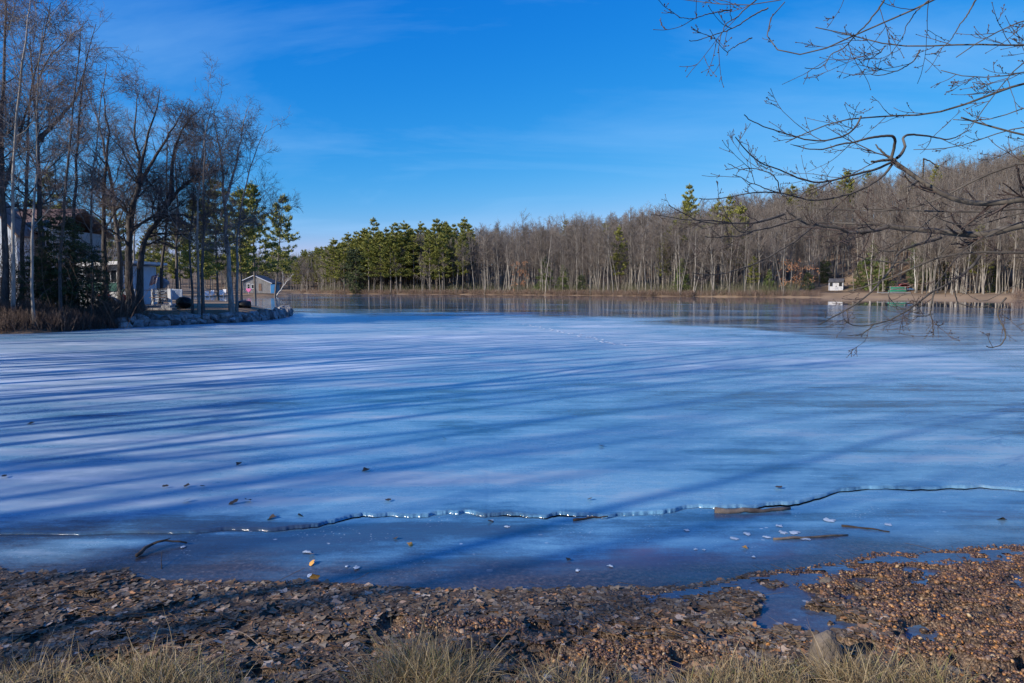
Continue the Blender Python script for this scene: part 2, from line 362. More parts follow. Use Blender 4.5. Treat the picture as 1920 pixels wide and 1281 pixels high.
IZ = (lift[:, None] * np.exp(-(Rm - rc[:, None]) / 6)) + .012 + np.exp(-(Rm - rc[:, None]) / .12) * (fbm(iaz * 30, iaz * 0, 6, 12)[:, None] - .45) * .018 * sstep(-.5, .1, iaz)[:, None]
IZ[:, 0] = -.012
def ice_attrs(me, X, Y, Z):
    px, py = to_px(X, Y, Z)
    nz = lambda sx, sy, o=4, s=0: fbm(X * sx, Y * sy, o, s)
    # edge of the frosted pan against the bare ice on the right
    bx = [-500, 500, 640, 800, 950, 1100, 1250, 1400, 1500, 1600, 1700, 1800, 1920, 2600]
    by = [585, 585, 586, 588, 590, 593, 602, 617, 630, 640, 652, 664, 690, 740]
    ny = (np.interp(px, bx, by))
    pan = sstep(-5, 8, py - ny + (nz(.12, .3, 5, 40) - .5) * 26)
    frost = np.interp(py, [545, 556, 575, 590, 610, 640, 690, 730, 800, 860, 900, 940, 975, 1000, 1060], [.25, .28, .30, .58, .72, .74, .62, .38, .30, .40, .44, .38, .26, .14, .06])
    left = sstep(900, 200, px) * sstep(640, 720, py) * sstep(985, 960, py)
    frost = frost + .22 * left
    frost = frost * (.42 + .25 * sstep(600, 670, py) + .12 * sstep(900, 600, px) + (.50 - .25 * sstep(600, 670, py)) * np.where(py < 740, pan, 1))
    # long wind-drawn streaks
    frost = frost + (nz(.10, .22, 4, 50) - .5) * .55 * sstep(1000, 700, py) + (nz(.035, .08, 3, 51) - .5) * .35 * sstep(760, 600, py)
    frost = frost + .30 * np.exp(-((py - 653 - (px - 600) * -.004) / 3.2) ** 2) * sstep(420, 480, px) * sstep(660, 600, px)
    for ax, ay, sx_, sy_, amp in ((1290, 643, 150, 4, .35), (1110, 612, 110, 3, .3), (1060, 604, 160, 2.5, .25), (850, 632, 130, 4, .25), (560, 690, 160, 9, .25), (1700, 655, 120, 4, .15), (1880, 845, 160, 14, .22), (900, 905, 220, 20, .25), (200, 1018, 130, 9, .42), (60, 1035, 160, 16, .32), (420, 1000, 90, 5, .2)):  # frost patches; left-shore ones also have a sunlit patch painted into the tone
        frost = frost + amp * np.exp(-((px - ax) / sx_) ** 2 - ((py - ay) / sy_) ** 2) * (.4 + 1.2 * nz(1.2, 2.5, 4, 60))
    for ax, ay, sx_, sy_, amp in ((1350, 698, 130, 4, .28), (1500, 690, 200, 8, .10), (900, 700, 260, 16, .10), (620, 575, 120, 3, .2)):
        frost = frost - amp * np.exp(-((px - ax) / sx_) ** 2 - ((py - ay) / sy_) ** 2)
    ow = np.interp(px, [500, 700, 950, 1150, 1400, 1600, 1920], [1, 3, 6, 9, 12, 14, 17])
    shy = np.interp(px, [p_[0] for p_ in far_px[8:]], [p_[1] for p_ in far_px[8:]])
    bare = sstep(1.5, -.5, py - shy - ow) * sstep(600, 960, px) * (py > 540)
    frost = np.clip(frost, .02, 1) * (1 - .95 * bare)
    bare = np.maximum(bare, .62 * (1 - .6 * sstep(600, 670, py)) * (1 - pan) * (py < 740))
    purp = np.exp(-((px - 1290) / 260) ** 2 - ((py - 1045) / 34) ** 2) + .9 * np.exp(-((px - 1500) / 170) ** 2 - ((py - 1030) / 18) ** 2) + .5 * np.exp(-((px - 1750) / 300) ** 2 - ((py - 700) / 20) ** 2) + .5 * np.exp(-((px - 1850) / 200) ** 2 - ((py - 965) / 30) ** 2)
    for nm, v in (('frost', frost), ('bare', bare), ('purple', np.clip(purp, 0, 1))):
        a = me.attributes.new(nm, 'FLOAT', 'POINT'); a.data.foreach_set('value', np.asarray(v, np.float32).ravel())
def ice_mat(name, near=False):
    m, nt, n, l, b = new_mat(name)
    g = n.new('ShaderNodeNewGeometry')
    def noise(scale, detail, stretch=(1, 1, 1), rough=.55, dist=0):
        mp = n.new('ShaderNodeMapping'); mp.inputs['Scale'].default_value = stretch; l.new(g.outputs['Position'], mp.inputs[0])
        no = n.new('ShaderNodeTexNoise'); no.inputs['Scale'].default_value = scale; no.inputs['Detail'].default_value = detail; no.inputs['Roughness'].default_value = rough; no.inputs['Distortion'].default_value = dist
        l.new(mp.outputs[0], no.inputs['Vector']); return no.outputs['Fac']
    def math_(op, a, b_=None, clamp=False):
        x = n.new('ShaderNodeMath'); x.operation = op; x.use_clamp = clamp
        for i, v in enumerate((a, b_)):
            if v is None: continue
            if isinstance(v, (int, float)): x.inputs[i].default_value = v
            else: l.new(v, x.inputs[i])
        return x.outputs[0]
    def mrange(v, a, b_, c, d):
        x = n.new('ShaderNodeMapRange'); l.new(v, x.inputs[0])
        for i, q in enumerate((a, b_, c, d)): x.inputs[i + 1].default_value = q
        return x.outputs[0]
    def mix(f, c1, c2):
        x = n.new('ShaderNodeMix'); x.data_type = 'RGBA'
        if isinstance(f, (int, float)): x.inputs[0].default_value = f
        else: l.new(f, x.inputs[0])
        for i, c in ((6, c1), (7, c2)):
            if isinstance(c, tuple): x.inputs[i].default_value = (*c, 1)
            else: l.new(c, x.inputs[i])
        return x.outputs[2]
    def attr(nm):
        x = n.new('ShaderNodeAttribute'); x.attribute_name = nm; return x.outputs['Fac']
    fr = attr('frost'); bare = attr('bare'); pu = attr('purple')
    nA = noise(.55, 8, (1, 1.6, 1), .6, .6)
    nB = noise(5.0, 8, (1, 2.2, 1), .65, .3)
    nC = noise(60, 4, (1, 1, 1), .7)
    f = math_('ADD', fr, mrange(nA, .3, .7, -.17, .17))
    nS = noise(1.0, 8, (.16, 1.5, 1), .66, .3)
    f = math_('ADD', f, mrange(nB, .3, .7, -.07, .07))
    f = math_('ADD', f, mrange(nS, .3, .7, -.27, .27))
    f = math_('ADD', f, mrange(nC, .3, .7, -.05, .05), True)
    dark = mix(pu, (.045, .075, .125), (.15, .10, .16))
    rmp = ramp(n, [(0, (.025, .075, .14)), (.2, (.09, .24, .40)), (.45, (.19, .37, .50)), (.7, (.36, .46, .53)), (1, (.62, .69, .73))])  # blue ice tones, raised so the colour carries some of the sky's reflection
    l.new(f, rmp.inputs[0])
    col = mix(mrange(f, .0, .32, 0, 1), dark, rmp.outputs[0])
    if near:
        vo = n.new('ShaderNodeTexVoronoi'); vo.inputs['Scale'].default_value = 5.5; vo.inputs['Randomness'].default_value = 1
        mp = n.new('ShaderNodeMapping'); mp.inputs['Scale'].default_value = (1, 1.1, 1); l.new(g.outputs['Position'], mp.inputs[0]); l.new(mp.outputs[0], vo.inputs['Vector'])
        dist = math_('ADD', vo.outputs['Distance'], mrange(nB, .3, .7, -.10, .10))
        patch = noise(1.3, 4, (1, 1, 1), .5)
        spot = math_('MULTIPLY', mrange(dist, .10, .06, 0, 1), mrange(patch, .50, .60, 0, 1), True)
        vo2 = n.new('ShaderNodeTexVoronoi'); vo2.inputs['Scale'].default_value = 28; l.new(g.outputs['Position'], vo2.inputs['Vector'])
        spk = math_('MULTIPLY', mrange(vo2.outputs['Distance'], .22, .12, 0, 1), mrange(noise(2.1, 5), .54, .64, 0, .8), True)
        s2 = math_('MAXIMUM', spot, spk)
        col = mix(math_('MULTIPLY', s2, .75), col, (.62, .68, .74))
        # brown bottom showing through the clear ice by the bank
        shl = attr('shallow'); bot = ramp(n, [(.35, (.03, .028, .03)), (.55, (.075, .055, .045)), (.7, (.16, .14, .13))]); l.new(noise(26, 6, (1, 1, 1), .7), bot.inputs[0])
        col = mix(math_('MULTIPLY', shl, math_('SUBTRACT', 1.0, math_('MULTIPLY', f, 1.3, True)), True), col, bot.outputs[0])
    l.new(col, b.inputs['Base Color'])
    rg = mrange(f, 0, .8, .08, .42)
    rg = math_('MULTIPLY', rg, math_('SUBTRACT', 1.0, math_('MULTIPLY', bare, .80)))
    rg = math_('ADD', rg, mrange(nB, .3, .7, -.03, .03), True)
    l.new(rg, b.inputs['Roughness']); b.inputs['IOR'].default_value = 1.36
    b.inputs['Specular IOR Level'].default_value = .9
    bp = n.new('ShaderNodeBump'); bp.inputs['Strength'].default_value = .38 if not near else .30; bp.inputs['Distance'].default_value = .006
    bh = math_('ADD', math_('MULTIPLY', noise(22, 6, (1, 1.5, 1), .65), 1.0), math_('MULTIPLY', nC, .35))
    l.new(math_('MULTIPLY', bh, math_('SUBTRACT', 1.0, bare)), bp.inputs['Height']); l.new(bp.outputs[0], b.inputs['Normal'])
    return m
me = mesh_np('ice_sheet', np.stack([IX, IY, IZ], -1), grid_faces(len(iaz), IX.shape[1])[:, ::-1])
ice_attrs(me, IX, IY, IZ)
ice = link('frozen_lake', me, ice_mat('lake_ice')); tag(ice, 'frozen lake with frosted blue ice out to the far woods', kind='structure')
ts = np.linspace(0, 1, 70)
gap = .045 * sstep(.40, .62, fbm(iaz * 7, iaz * 0 + 4, 6, 33)) * sstep(-.42, -.15, iaz) + .004
Rn = 2.9 + (rc[:, None] - gap[:, None] - 2.9) * ts[None, :]
JX = np.sin(iaz)[:, None] * Rn; JY = np.cos(iaz)[:, None] * Rn
JZ = .004 - .02 * (ts[None, :] > .995) + (fbm(JX * 1.1, JY * 2.5, 3, 71) - .5) * .012
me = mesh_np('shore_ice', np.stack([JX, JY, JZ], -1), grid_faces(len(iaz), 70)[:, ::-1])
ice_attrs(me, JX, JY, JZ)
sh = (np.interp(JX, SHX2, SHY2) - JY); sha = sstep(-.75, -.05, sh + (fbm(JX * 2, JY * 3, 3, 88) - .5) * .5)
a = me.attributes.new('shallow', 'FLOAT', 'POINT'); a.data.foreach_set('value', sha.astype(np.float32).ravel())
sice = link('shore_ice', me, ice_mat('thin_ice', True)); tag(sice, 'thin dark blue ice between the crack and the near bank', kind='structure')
# ice in the puddle on the bank
px_ = np.arange(.8, 4.6, .03); py_ = np.arange(3.3, 5.2, .03)
UX, UY = np.meshgrid(px_, py_, indexing='ij'); UZ = .040 + (fbm(UX * 5, UY * 5, 3, 91) - .5) * .008
keep = (pud_mask(UX, UY) > -.15) & (np.interp(UX, SHX2, SHY2) - UY > .12)
q = grid_faces(len(px_), len(py_)); q = q[keep.ravel()[q].all(1)]
used = np.unique(q); rem = -np.ones(keep.size, int); rem[used] = np.arange(len(used))
me = mesh_np('puddle_ice', np.stack([UX, UY, UZ], -1).reshape(-1, 3)[used], rem[q])
for nm, v in (('frost', .06), ('bare', 0.), ('purple', .25), ('shallow', .5)):
    a = me.attributes.new(nm, 'FLOAT', 'POINT'); a.data.foreach_set('value', np.full(len(used), v, np.float32))
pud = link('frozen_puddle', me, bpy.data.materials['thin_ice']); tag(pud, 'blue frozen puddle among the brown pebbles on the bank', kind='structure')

# ------------------------------------------------------------------ trees
def resample(p, n):
    p = np.asarray(p, float); d = np.concatenate([[0], np.cumsum(np.linalg.norm(np.diff(p, axis=0), axis=1))]); u = np.linspace(0, d[-1], n)
    # smooth by Catmull-like cubic through dense linear samples
    q = np.stack([np.interp(u, d, p[:, k]) for k in range(3)], 1)
    for _ in range(2): q[1:-1] = .25 * q[:-2] + .5 * q[1:-1] + .25 * q[2:]
    return q
def grow(rng, P, Rd, n, tr, ang, lr, rr, npts, wob=.12, up=.05, rmin=.004, lmin=.1, taper=.75, flat=0.0, drop=.65, absl=None):
    """children of every parent polyline P (k,N,3) with radii Rd (k,N)"""
    k, N, _ = P.shape
    L = np.linalg.norm(np.diff(P, axis=1), axis=2).sum(1)
    cnt = np.maximum(1, rng.poisson(n * np.clip(L / (L.mean() + 1e-9), .15, 2.2)))
    idx = np.repeat(np.arange(k), cnt); m = len(idx)
    t = tr[0] + (tr[1] - tr[0]) * rng.random(m)
    f = t * (N - 1); i0 = np.minimum(f.astype(int), N - 2); fr = (f - i0)[:, None]
    base = P[idx, i0] * (1 - fr) + P[idx, i0 + 1] * fr
    tan = P[idx, i0 + 1] - P[idx, i0]; tan /= np.linalg.norm(tan, axis=1)[:, None] + 1e-9
    r0 = Rd[idx, i0] * (1 - fr[:, 0]) + Rd[idx, i0 + 1] * fr[:, 0]
    v = rng.normal(size=(m, 3)); v[:, 2] *= (1 - flat)
    v -= (v * tan).sum(1)[:, None] * tan; v /= np.linalg.norm(v, axis=1)[:, None] + 1e-9
    a = rng.uniform(ang[0], ang[1], m)[:, None]
    d = np.cos(a) * tan + np.sin(a) * v
    ln = np.maximum(lmin, (L[idx] if absl is None else absl) * lr * (1 - drop * t) * rng.uniform(.55, 1.2, m))
    rad = np.maximum(rmin, np.minimum(r0 * rr * rng.uniform(.7, 1.1, m), r0 * .92))
    Q = np.empty((m, npts, 3)); Q[:, 0] = base; p = base.copy(); st = (ln / (npts - 1))[:, None]
    for j in range(1, npts):
        d = d + rng.normal(size=(m, 3)) * wob; d[:, 2] += up; d /= np.linalg.norm(d, axis=1)[:, None]
        p = p + d * st; Q[:, j] = p
    u = np.linspace(0, 1, npts)[None, :]
    RR = np.maximum(rad[:, None] * (1 - taper * u), rmin * .7)
    return Q, RR
def tubes(groups, sides):
    """groups of (P (k,N,3), R (k,N)) -> vertices, quads"""
    V = []; Fq = []; off = 0
    for (P, Rd), sd in zip(groups, sides):
        if len(P) == 0: continue
        k, N, _ = P.shape
        T = np.gradient(P, axis=1); T /= np.linalg.norm(T, axis=2)[..., None] + 1e-9
        ov = P[:, -1] - P[:, 0]; ref = np.where((np.abs(ov[:, 2]) > .8 * np.linalg.norm(ov, axis=1))[:, None], np.array([[1., 0, 0]]), np.array([[0, 0, 1.]]))
        U = np.cross(T, ref[:, None, :]); U /= np.linalg.norm(U, axis=2)[..., None] + 1e-9
        Wv = np.cross(T, U)
        q = np.arange(sd) * 2 * math.pi / sd
        ring = P[:, :, None, :] + Rd[:, :, None, None] * (U[:, :, None, :] * np.cos(q)[None, None, :, None] + Wv[:, :, None, :] * np.sin(q)[None, None, :, None])
        V.append(ring.reshape(-1, 3))
        i = np.arange(k)[:, None, None] * N * sd; j = np.arange(N - 1)[None, :, None] * sd; s_ = np.arange(sd)[None, None, :]; s2 = (s_ + 1) % sd
        b_ = off + i + j
        Fq.append(np.stack([b_ + s_, b_ + s2, b_ + sd + s2, b_ + sd + s_], -1).reshape(-1, 4)); off += k * N * sd
    return np.concatenate(V), np.concatenate(Fq)
def bare_meshes(name, rng, stems, spec, sides=(9, 6, 4, 3, 3), tmat=None, cmat=None, rmin=.006, lmat=1):
    """stems: list of (polyline, r0, r1). returns (trunk mesh, crown mesh)"""
    N = 16
    P = np.stack([resample(s_[0], N) for s_ in stems])
    P[:, 1:-1] += rng.normal(size=P[:, 1:-1].shape) * np.array([s_[1] for s_ in stems])[:, None, None] * .22
    u = np.linspace(0, 1, N)
    Rd = np.stack([s_[1] + (s_[2] - s_[1]) * u ** .85 for s_ in stems])
    flare = 1 + .5 * np.exp(-u / .03)
    Rd0 = Rd * flare[None]
    V, Q = tubes([(P, Rd0)], [sides[0]])
    tm = mesh_np(name + '_trunk', V, Q)
    tm.materials.append(tmat)
    groups = []; cur = (P, Rd)
    allp = [cur]
    for lv, s_ in enumerate(spec):
        src = [allp[i] for i in s_.get('src', [-1])]
        for sp in src:
            g_ = grow(rng, sp[0], sp[1], s_['n'] * (sp[0].shape[0] and 1), s_['t'], s_['a'], s_['l'], s_['r'], s_['p'], s_.get('w', .12), s_.get('up', .05), max(rmin, s_.get('rmin', rmin)), s_.get('lmin', .1), flat=s_.get('flat', 0), drop=s_.get('drop', .65))
            groups.append((lv, g_))
        nxt = [g for l_, g in groups if l_ == lv]
        if len(nxt) == 1: allp.append(nxt[0])
        else: allp.append(nxt[0])
    V, Q = tubes([g for _, g in groups], [sides[min(l_ + 1, len(sides) - 1)] for l_, _ in groups])
    cmn = mesh_np(name + '_crown', V, Q); cmn.materials.append(cmat); cmn.materials.append(tmat)
    nl = sum(g[0].shape[0] * (g[0].shape[1] - 1) * sides[min(l_ + 1, len(sides) - 1)] for l_, g in groups if l_ < lmat)
    mi = np.zeros(len(Q), np.int32); mi[:nl] = 1; cmn.polygons.foreach_set('material_index', mi)
    return tm, cmn
def needles(rng, C, D, n, size, wid=.22, spread=.9, upb=.35):
    """n triangles of needle spray at every centre C (m,3) around direction D"""
    m = len(C); c = np.repeat(C, n, 0); d = np.repeat(D, n, 0) + rng.normal(size=(m * n, 3)) * spread; d[:, 2] += upb
    d /= np.linalg.norm(d, axis=1)[:, None] + 1e-9
    w = np.cross(d, rng.normal(size=(m * n, 3))); w /= np.linalg.norm(w, axis=1)[:, None] + 1e-9
    s_ = size * rng.uniform(.6, 1.3, (m * n, 1)); c = c + rng.normal(size=c.shape) * size * .35
    V = np.stack([c - w * s_ * wid, c + w * s_ * wid, c + d * s_], 1).reshape(-1, 3)
    return V, np.arange(m * n * 3).reshape(-1, 3)
def conifer(name, rng, h, r_max, base=.3, kind='pine', tmat=None, fmat=None, nwh=26, per=5, nsp=7, spray=7, size=.45, rtrunk=.22, lean=(0, 0), gaps=.12):
    """trunk mesh and foliage mesh; whorls of limbs carrying tufts"""
    N = 14; u = np.linspace(0, 1, N)
    tr = np.stack([lean[0] * u ** 1.3 + (fbm(u * 3, u * 0, 2, rng.integers(99)) - .5) * .3 * u, lean[1] * u ** 1.3, u * h], 1)[None]
    tR = (rtrunk * (1 - .93 * u))[None]
    limbs = []; lr_ = []; C = []; D = []
    for w_ in range(nwh):
        t = base + (1 - base) * (w_ + rng.uniform(-.3, .3)) / nwh
        t = min(max(t, base * .9), .985)
        q = min(1.0, max(0.0, (t - base) / (1 - base)))
        if kind == 'pine': prof = (.62 + .38 * math.sin(math.pi * (1 - q))) * (1 - q) ** .62 * (.75 + .5 * rng.random()) + .05
        elif kind == 'cone': prof = (1 - q) ** .85 + .05
        else: prof = math.sin(math.pi * (.12 + .80 * (1 - q))) ** .7 * .9 + .1
        z0 = np.array([np.interp(t, u, tr[0, :, k]) for k in range(3)])
        a0 = rng.uniform(0, 6.28)
        for b_ in range(per):
            if rng.random() < gaps: continue
            a = a0 + b_ * 6.283 / per + rng.normal() * .35
            L = r_max * prof * rng.uniform(.62, 1.15)
            el = {'pine': .05 + .60 * q ** 1.5 + rng.normal() * .10, 'cone': -.12 + .5 * q + rng.normal() * .08, 'hem': .0 + .35 * q + rng.normal() * .15}[kind]
            uu = np.linspace(0, 1, 6)
            bend = {'pine': .18, 'cone': -.10, 'hem': -.22}[kind]
            z0 = z0 + 0; X_ = z0[0] + np.cos(a) * L * uu * math.cos(el); Y_ = z0[1] + np.sin(a) * L * uu * math.cos(el); Z_ = z0[2] + L * (math.sin(el) * uu + bend * uu ** 2)
            P_ = np.stack([X_, Y_, Z_], 1); limbs.append(P_); lr_.append(np.linspace(max(.012, .025 * L / 2.5 + .01), .006, 6))
            ns = max(3, int(nsp * (L / r_max + .25)))
            s_ = rng.uniform(.28 if kind == 'pine' else .12, 1.0, ns) ** .8; s_[0] = 1
            side = np.stack([-np.sin(a) * np.ones(ns), np.cos(a) * np.ones(ns), rng.normal(size=ns) * .12], 1)
            off = rng.uniform(-1, 1, ns) * (1 - s_ * .65) * L * .42
            c = np.stack([np.interp(s_, uu, P_[:, k]) for k in range(3)], 1) + side * off[:, None]
            C.append(c); dd = (P_[-1] - P_[0]) / (L + 1e-6); D.append(np.repeat(dd[None], ns, 0) + side * np.sign(off)[:, None] * .5)
    C.append(tr[0, -3:]); D.append(np.repeat([[0, 0, 1.]], 3, 0))
    C = np.concatenate(C); D = np.concatenate(D)
    V, Q = tubes([(tr, tR), (np.stack(limbs), np.stack(lr_))], [7, 3])
    tm = mesh_np(name + '_trunk', V, Q); tm.materials.append(tmat)
    V, T = needles(rng, C, D, spray, size, spread={'pine': .60, 'cone': .6, 'hem': .6}[kind], upb={'pine': .28, 'cone': .0, 'hem': -.05}[kind])
    fm = mesh_np(name + '_foliage', V, None, T, smooth=False); fm.materials.append(fmat)
    return tm, fm
def place(kind, parts, loc, rz=0, s=1.0, label=None, cat='tree', group=None, sz=None):
    e = bpy.data.objects.new(kind, None); COL.objects.link(e); e.location = loc; e.rotation_euler = (0, 0, rz)
    e.scale = (s, s, s if sz is None else sz)
    tag(e, label, cat, group)
    for nm, me_ in parts:
        o = bpy.data.objects.new(nm, me_); COL.objects.link(o); o.parent = e
    return e

# --- models for the far wood
rngF = np.random.default_rng(11)
FARB = []
for i in range(7):
    hgt = 17 + 5 * rngF.random()
    cx, cy = rngF.normal(size=2) * .7
    stems = [([(0, 0, -.3), (cx * .3, cy * .3, hgt * .35), (cx, cy, hgt * .7), (cx * 1.3, cy * 1.2, hgt)], .15 + .08 * rngF.random(), .02)]
    if i in (2, 5):
        stems.append(([(0.1, 0, -.3), (-cx - .6, -.2, hgt * .4), (-cx * 2 - 1.2, -.6, hgt * .93)], .12, .02))
    spec = [dict(n=13, t=(.42, .97), a=(.4, .95), l=.40, r=.50, p=7, w=.16, up=.07, rmin=.034),
            dict(n=10, t=(.2, .98), a=(.4, 1.0), l=.50, r=.6, p=5, w=.2, up=.03, rmin=.018),
            dict(n=5, t=(.2, 1), a=(.4, 1.0), l=.55, r=.6, p=3, w=.2, up=.03, rmin=.012, lmin=.5)]
    FARB.append(bare_meshes('far_bare', rngF, stems, spec, sides=(6, 4, 3, 3), tmat=M['bark_far'], cmat=M['twig_far'], rmin=.012))
FARP = [conifer('far_pine', rngF, 22, 4.6, base=.30, kind='pine', tmat=M['bark_pine'], fmat=M['pine_far'], nwh=12, per=6, nsp=15, spray=15, size=.40, rtrunk=.24, gaps=.2) for _ in range(4)]
FARS = [conifer('far_spruce', rngF, 10, 3.2, base=.04, kind='cone', tmat=M['bark_pine'], fmat=M['spruce_bright'], nwh=15, per=6, nsp=9, spray=6, size=.42, rtrunk=.14, gaps=.25) for _ in range(2)]
FARH = [conifer('far_hemlock', rngF, 10, 3.0, base=.06, kind='hem', tmat=M['bark_pine'], fmat=M['pine_dark'], nwh=18, per=6, nsp=9, spray=6, size=.42, rtrunk=.14, gaps=.2) for _ in range(2)]

fx = [p_[0] for p_ in far_px[7:]]; fd = [p_[1] for p_ in far_l[7:]]
def far_Y(px): return float(np.interp(px, fx, fd))
def ground_at(x, y): return float(H(np.array([x]), np.array([y]))[0])
def wpos(px, Y):
    x = (px - 960) / F * (Y * cP - (0 - EYE) * 0) ; x = (px - 960) / F * Y / 1.0 * 1.0
    x = Pt(px, 545, Y)[0]
    return x, Y

rngP = np.random.default_rng(5)
def zone(px):
    if px < 640: return 'where the lake narrows, left of the tall pines'
    if px < 900: return 'under the tall green pines across the lake'
    if px < 1240: return 'in the middle of the far shore, right of the pines'
    if px < 1540: return 'on the far shore left of the white shed'
    if px < 1740: return 'behind the white shed and boat rack'
    return 'above the sandy beach right of the boats'
LM = [(577, 'the distant pines at the narrows'), (628, 'the leftmost tall pine'), (664, 'the dark waterside hemlock'), (703, 'the tallest pine'), (742, 'the wide layered pine'), (790, 'the pine tip over purple twigs'), (820, 'the broad right hand pine'), (872, 'the skyline pine crown'), (920, 'the gap beside the russet beech'), (975, 'the young russet beech'), (1022, 'the bright young spruce'), (1056, 'the yellow green spruce'), (1105, 'the low dark hemlock'), (1160, 'the slim ragged pine'), (1205, 'the grey gap between slim pines'), (1244, 'the slim olive pine'), (1284, 'the waterline spruce'), (1340, 'the grey trunks below the ridge'), (1412, 'the thin pine in the wood'), (1482, 'the rusty orange beech'), (1535, 'the white shed'), (1632, 'the tall bright spruce'), (1685, 'the boat rack'), (1745, 'the large dark hemlocks'), (1797, 'the thick pale trunk'), (1850, 'the olive spruce on the slope'), (1910, 'the pine at the photo edge'), (1985, 'the end of the beach')]
SUNLANES = [(*wpos(px_s, far_Y(px_s) + o_), wd_) for px_s, o_, wd_ in ((1555, 25, 2.2), (1565, 25, 2.2), (1575, 25, 2.2), (1684, 14, 2.6))]
def in_lane(x, y):
    r_ = np.zeros(np.shape(x), bool)
    for sx_, sy_, wd_ in SUNLANES:
        vx, vy = x - sx_, y - sy_; al = -vx * .835 - vy * .55; pe = np.abs(vx * .55 - vy * .835); r_ |= (al > -2) & (al < 48) & (pe < wd_)
    return r_
def bare_label(px, off, sc, tm):
    j = min(range(len(LM)), key=lambda i: abs(LM[i][0] - px)); d = px - LM[j][0]
    side = ('just ' if abs(d) < 9 else 'further ') + ('right of ' if d > 0 else 'left of ')
    size = 'tall' if sc > .85 else ('middling' if sc > .66 else ('smallish' if sc > .48 else 'spindly short'))
    look = 'forked ' if any(tm is FARB[q][0] for q in (2, 5)) else ''
    dep_ = 'by water' if off < 6 else ('inland' if off < 13 else 'deep in wood')
    if look: side = side.replace('further ', '').replace('just ', '')
    return size + ' ' + look + 'bare tree ' + side + LM[j][1] + ' ' + dep_
cnt = 0
fronts = []
for k in range(2000):
    if cnt >= 250: break
    px = rngP.uniform(566, 1990); Y = far_Y(px) + 1.2 + abs(rngP.normal()) * 9 + (10 if px > 1530 else 0)
    if 1546 < px < 1598 and Y - far_Y(px) < 32: continue
    if 1480 < px < 1598 and Y - far_Y(px) < 24: continue
    if 1655 < px < 1712 and Y - far_Y(px) < 18: continue
    if 1535 < px < 1730 and rngP.random() < .45: continue
    if 640 < px < 900 and rngP.random() < .2: continue
    x, y = wpos(px, Y)
    if any((x - a_) ** 2 + (y - b_) ** 2 < .8 for a_, b_ in fronts) or in_lane(x, y): continue
    fronts.append((x, y))
    tm, cme = FARB[rngP.integers(7)]
    sc = rngP.uniform(.55, 1.05) if rngP.random() < .8 else rngP.uniform(.3, .55)
    sc *= float(np.interp(px, [566, 700, 1000, 1500, 1900], [.72, .88, 1.12, .90, .82]))
    e = place('bare_tree', [('trunk', tm), ('crown', cme)], (x, y, ground_at(x, y) - .1), rngP.uniform(0, 6.28), sc, bare_label(px, Y - far_Y(px), sc, tm), group='bare trees ' + zone(px))
    e.rotation_euler[0] = rngP.normal() * .04; e.rotation_euler[1] = rngP.normal() * .04
    cnt += 1

# --- the wood behind as one mass
pts = []; 
NB = 4600
pxs = rngP.uniform(380, 2080, NB * 2); dep = rngP.uniform(8, 230, NB * 2) ** 1.0
Yb = np.array([far_Y(p_) for p_ in pxs]) + dep
xb = np.array([Pt(p_, 545, y_)[0] for p_, y_ in zip(pxs, Yb)])
sb = sdist(xb, Yb)
# land behind the cottage and left shore too
NL = 1500
xl = np.concatenate([rngP.uniform(-230, -40, 1100), rngP.uniform(-125, -36, 400)]); yl = np.concatenate([rngP.uniform(150, 330, 1100), rngP.uniform(62, 160, 400)]); sl = sdist(xl, yl)
xb = np.concatenate([xb, xl]); Yb = np.concatenate([Yb, yl]); sb = np.concatenate([sb, sl]); dep = np.concatenate([dep, sl])
pxq = 960 + F * xb / Yb
keep = (sb > 7) & (rngP.random(len(xb)) < np.interp(dep, [0, 40, 120, 230], [.62, .55, .45, .4])) & ~((pxq < 545) & (pxq > 360) & (sb < 24)) & ~((pxq < 361) & (sb < 5))
keep &= ~((pxq > 1535) & (pxq < 1730) & (sb < 32)) & ~in_lane(xb, Yb)
xb, Yb, sb, pxq = xb[keep], Yb[keep], sb[keep], pxq[keep]
zb = H(xb, Yb, sb) - .2
me = bpy.data.meshes.new('woodland'); me.vertices.add(len(xb)); me.vertices.foreach_set('co', np.stack([xb, Yb, zb], 1).astype(np.float32).ravel())
sclb = rngP.uniform(.6, 1.05, len(xb)) * np.interp(pxq, [400, 566, 700, 900, 1500, 1900], [.7, .68, .95, 1.06, 1.0, .92])
isp = rngP.random(len(xb))
kind_i = rngP.integers(0, 7, len(xb))
pprob = np.interp(pxq, [0, 560, 600, 700, 860, 900, 1500, 1600, 1900], [.05, .14, .62, .60, .30, .006, .006, .006, .006])
kind_i = np.where(isp < pprob, 7 + (rngP.integers(0, 4, len(xb))), kind_i)
for nm, ty, v in (('scl', 'FLOAT', sclb), ('rot', 'FLOAT', rngP.uniform(0, 6.28, len(xb))), ('idx', 'INT', kind_i)):
    a = me.attributes.new(nm, ty, 'POINT'); a.data.foreach_set('value', np.asarray(v, np.float32 if ty == 'FLOAT' else np.int32))
wood = link('far_woodland', me); tag(wood, 'dense grey leafless woodland covering the hillside across the lake', 'woodland', kind='stuff')
def src_obj(me_):
    for o in bpy.data.objects:
        if o.data == me_: return o
gn = bpy.data.node_groups.new('woodland_scatter', 'GeometryNodeTree')
gn.interface.new_socket('Geometry', in_out='INPUT', socket_type='NodeSocketGeometry'); gn.interface.new_socket('Geometry', in_out='OUTPUT', socket_type='NodeSocketGeometry')
gi = gn.nodes.new('NodeGroupInput'); go = gn.nodes.new('NodeGroupOutput')
def top_z(py, Y): return Pt(960, py, Y)[2]
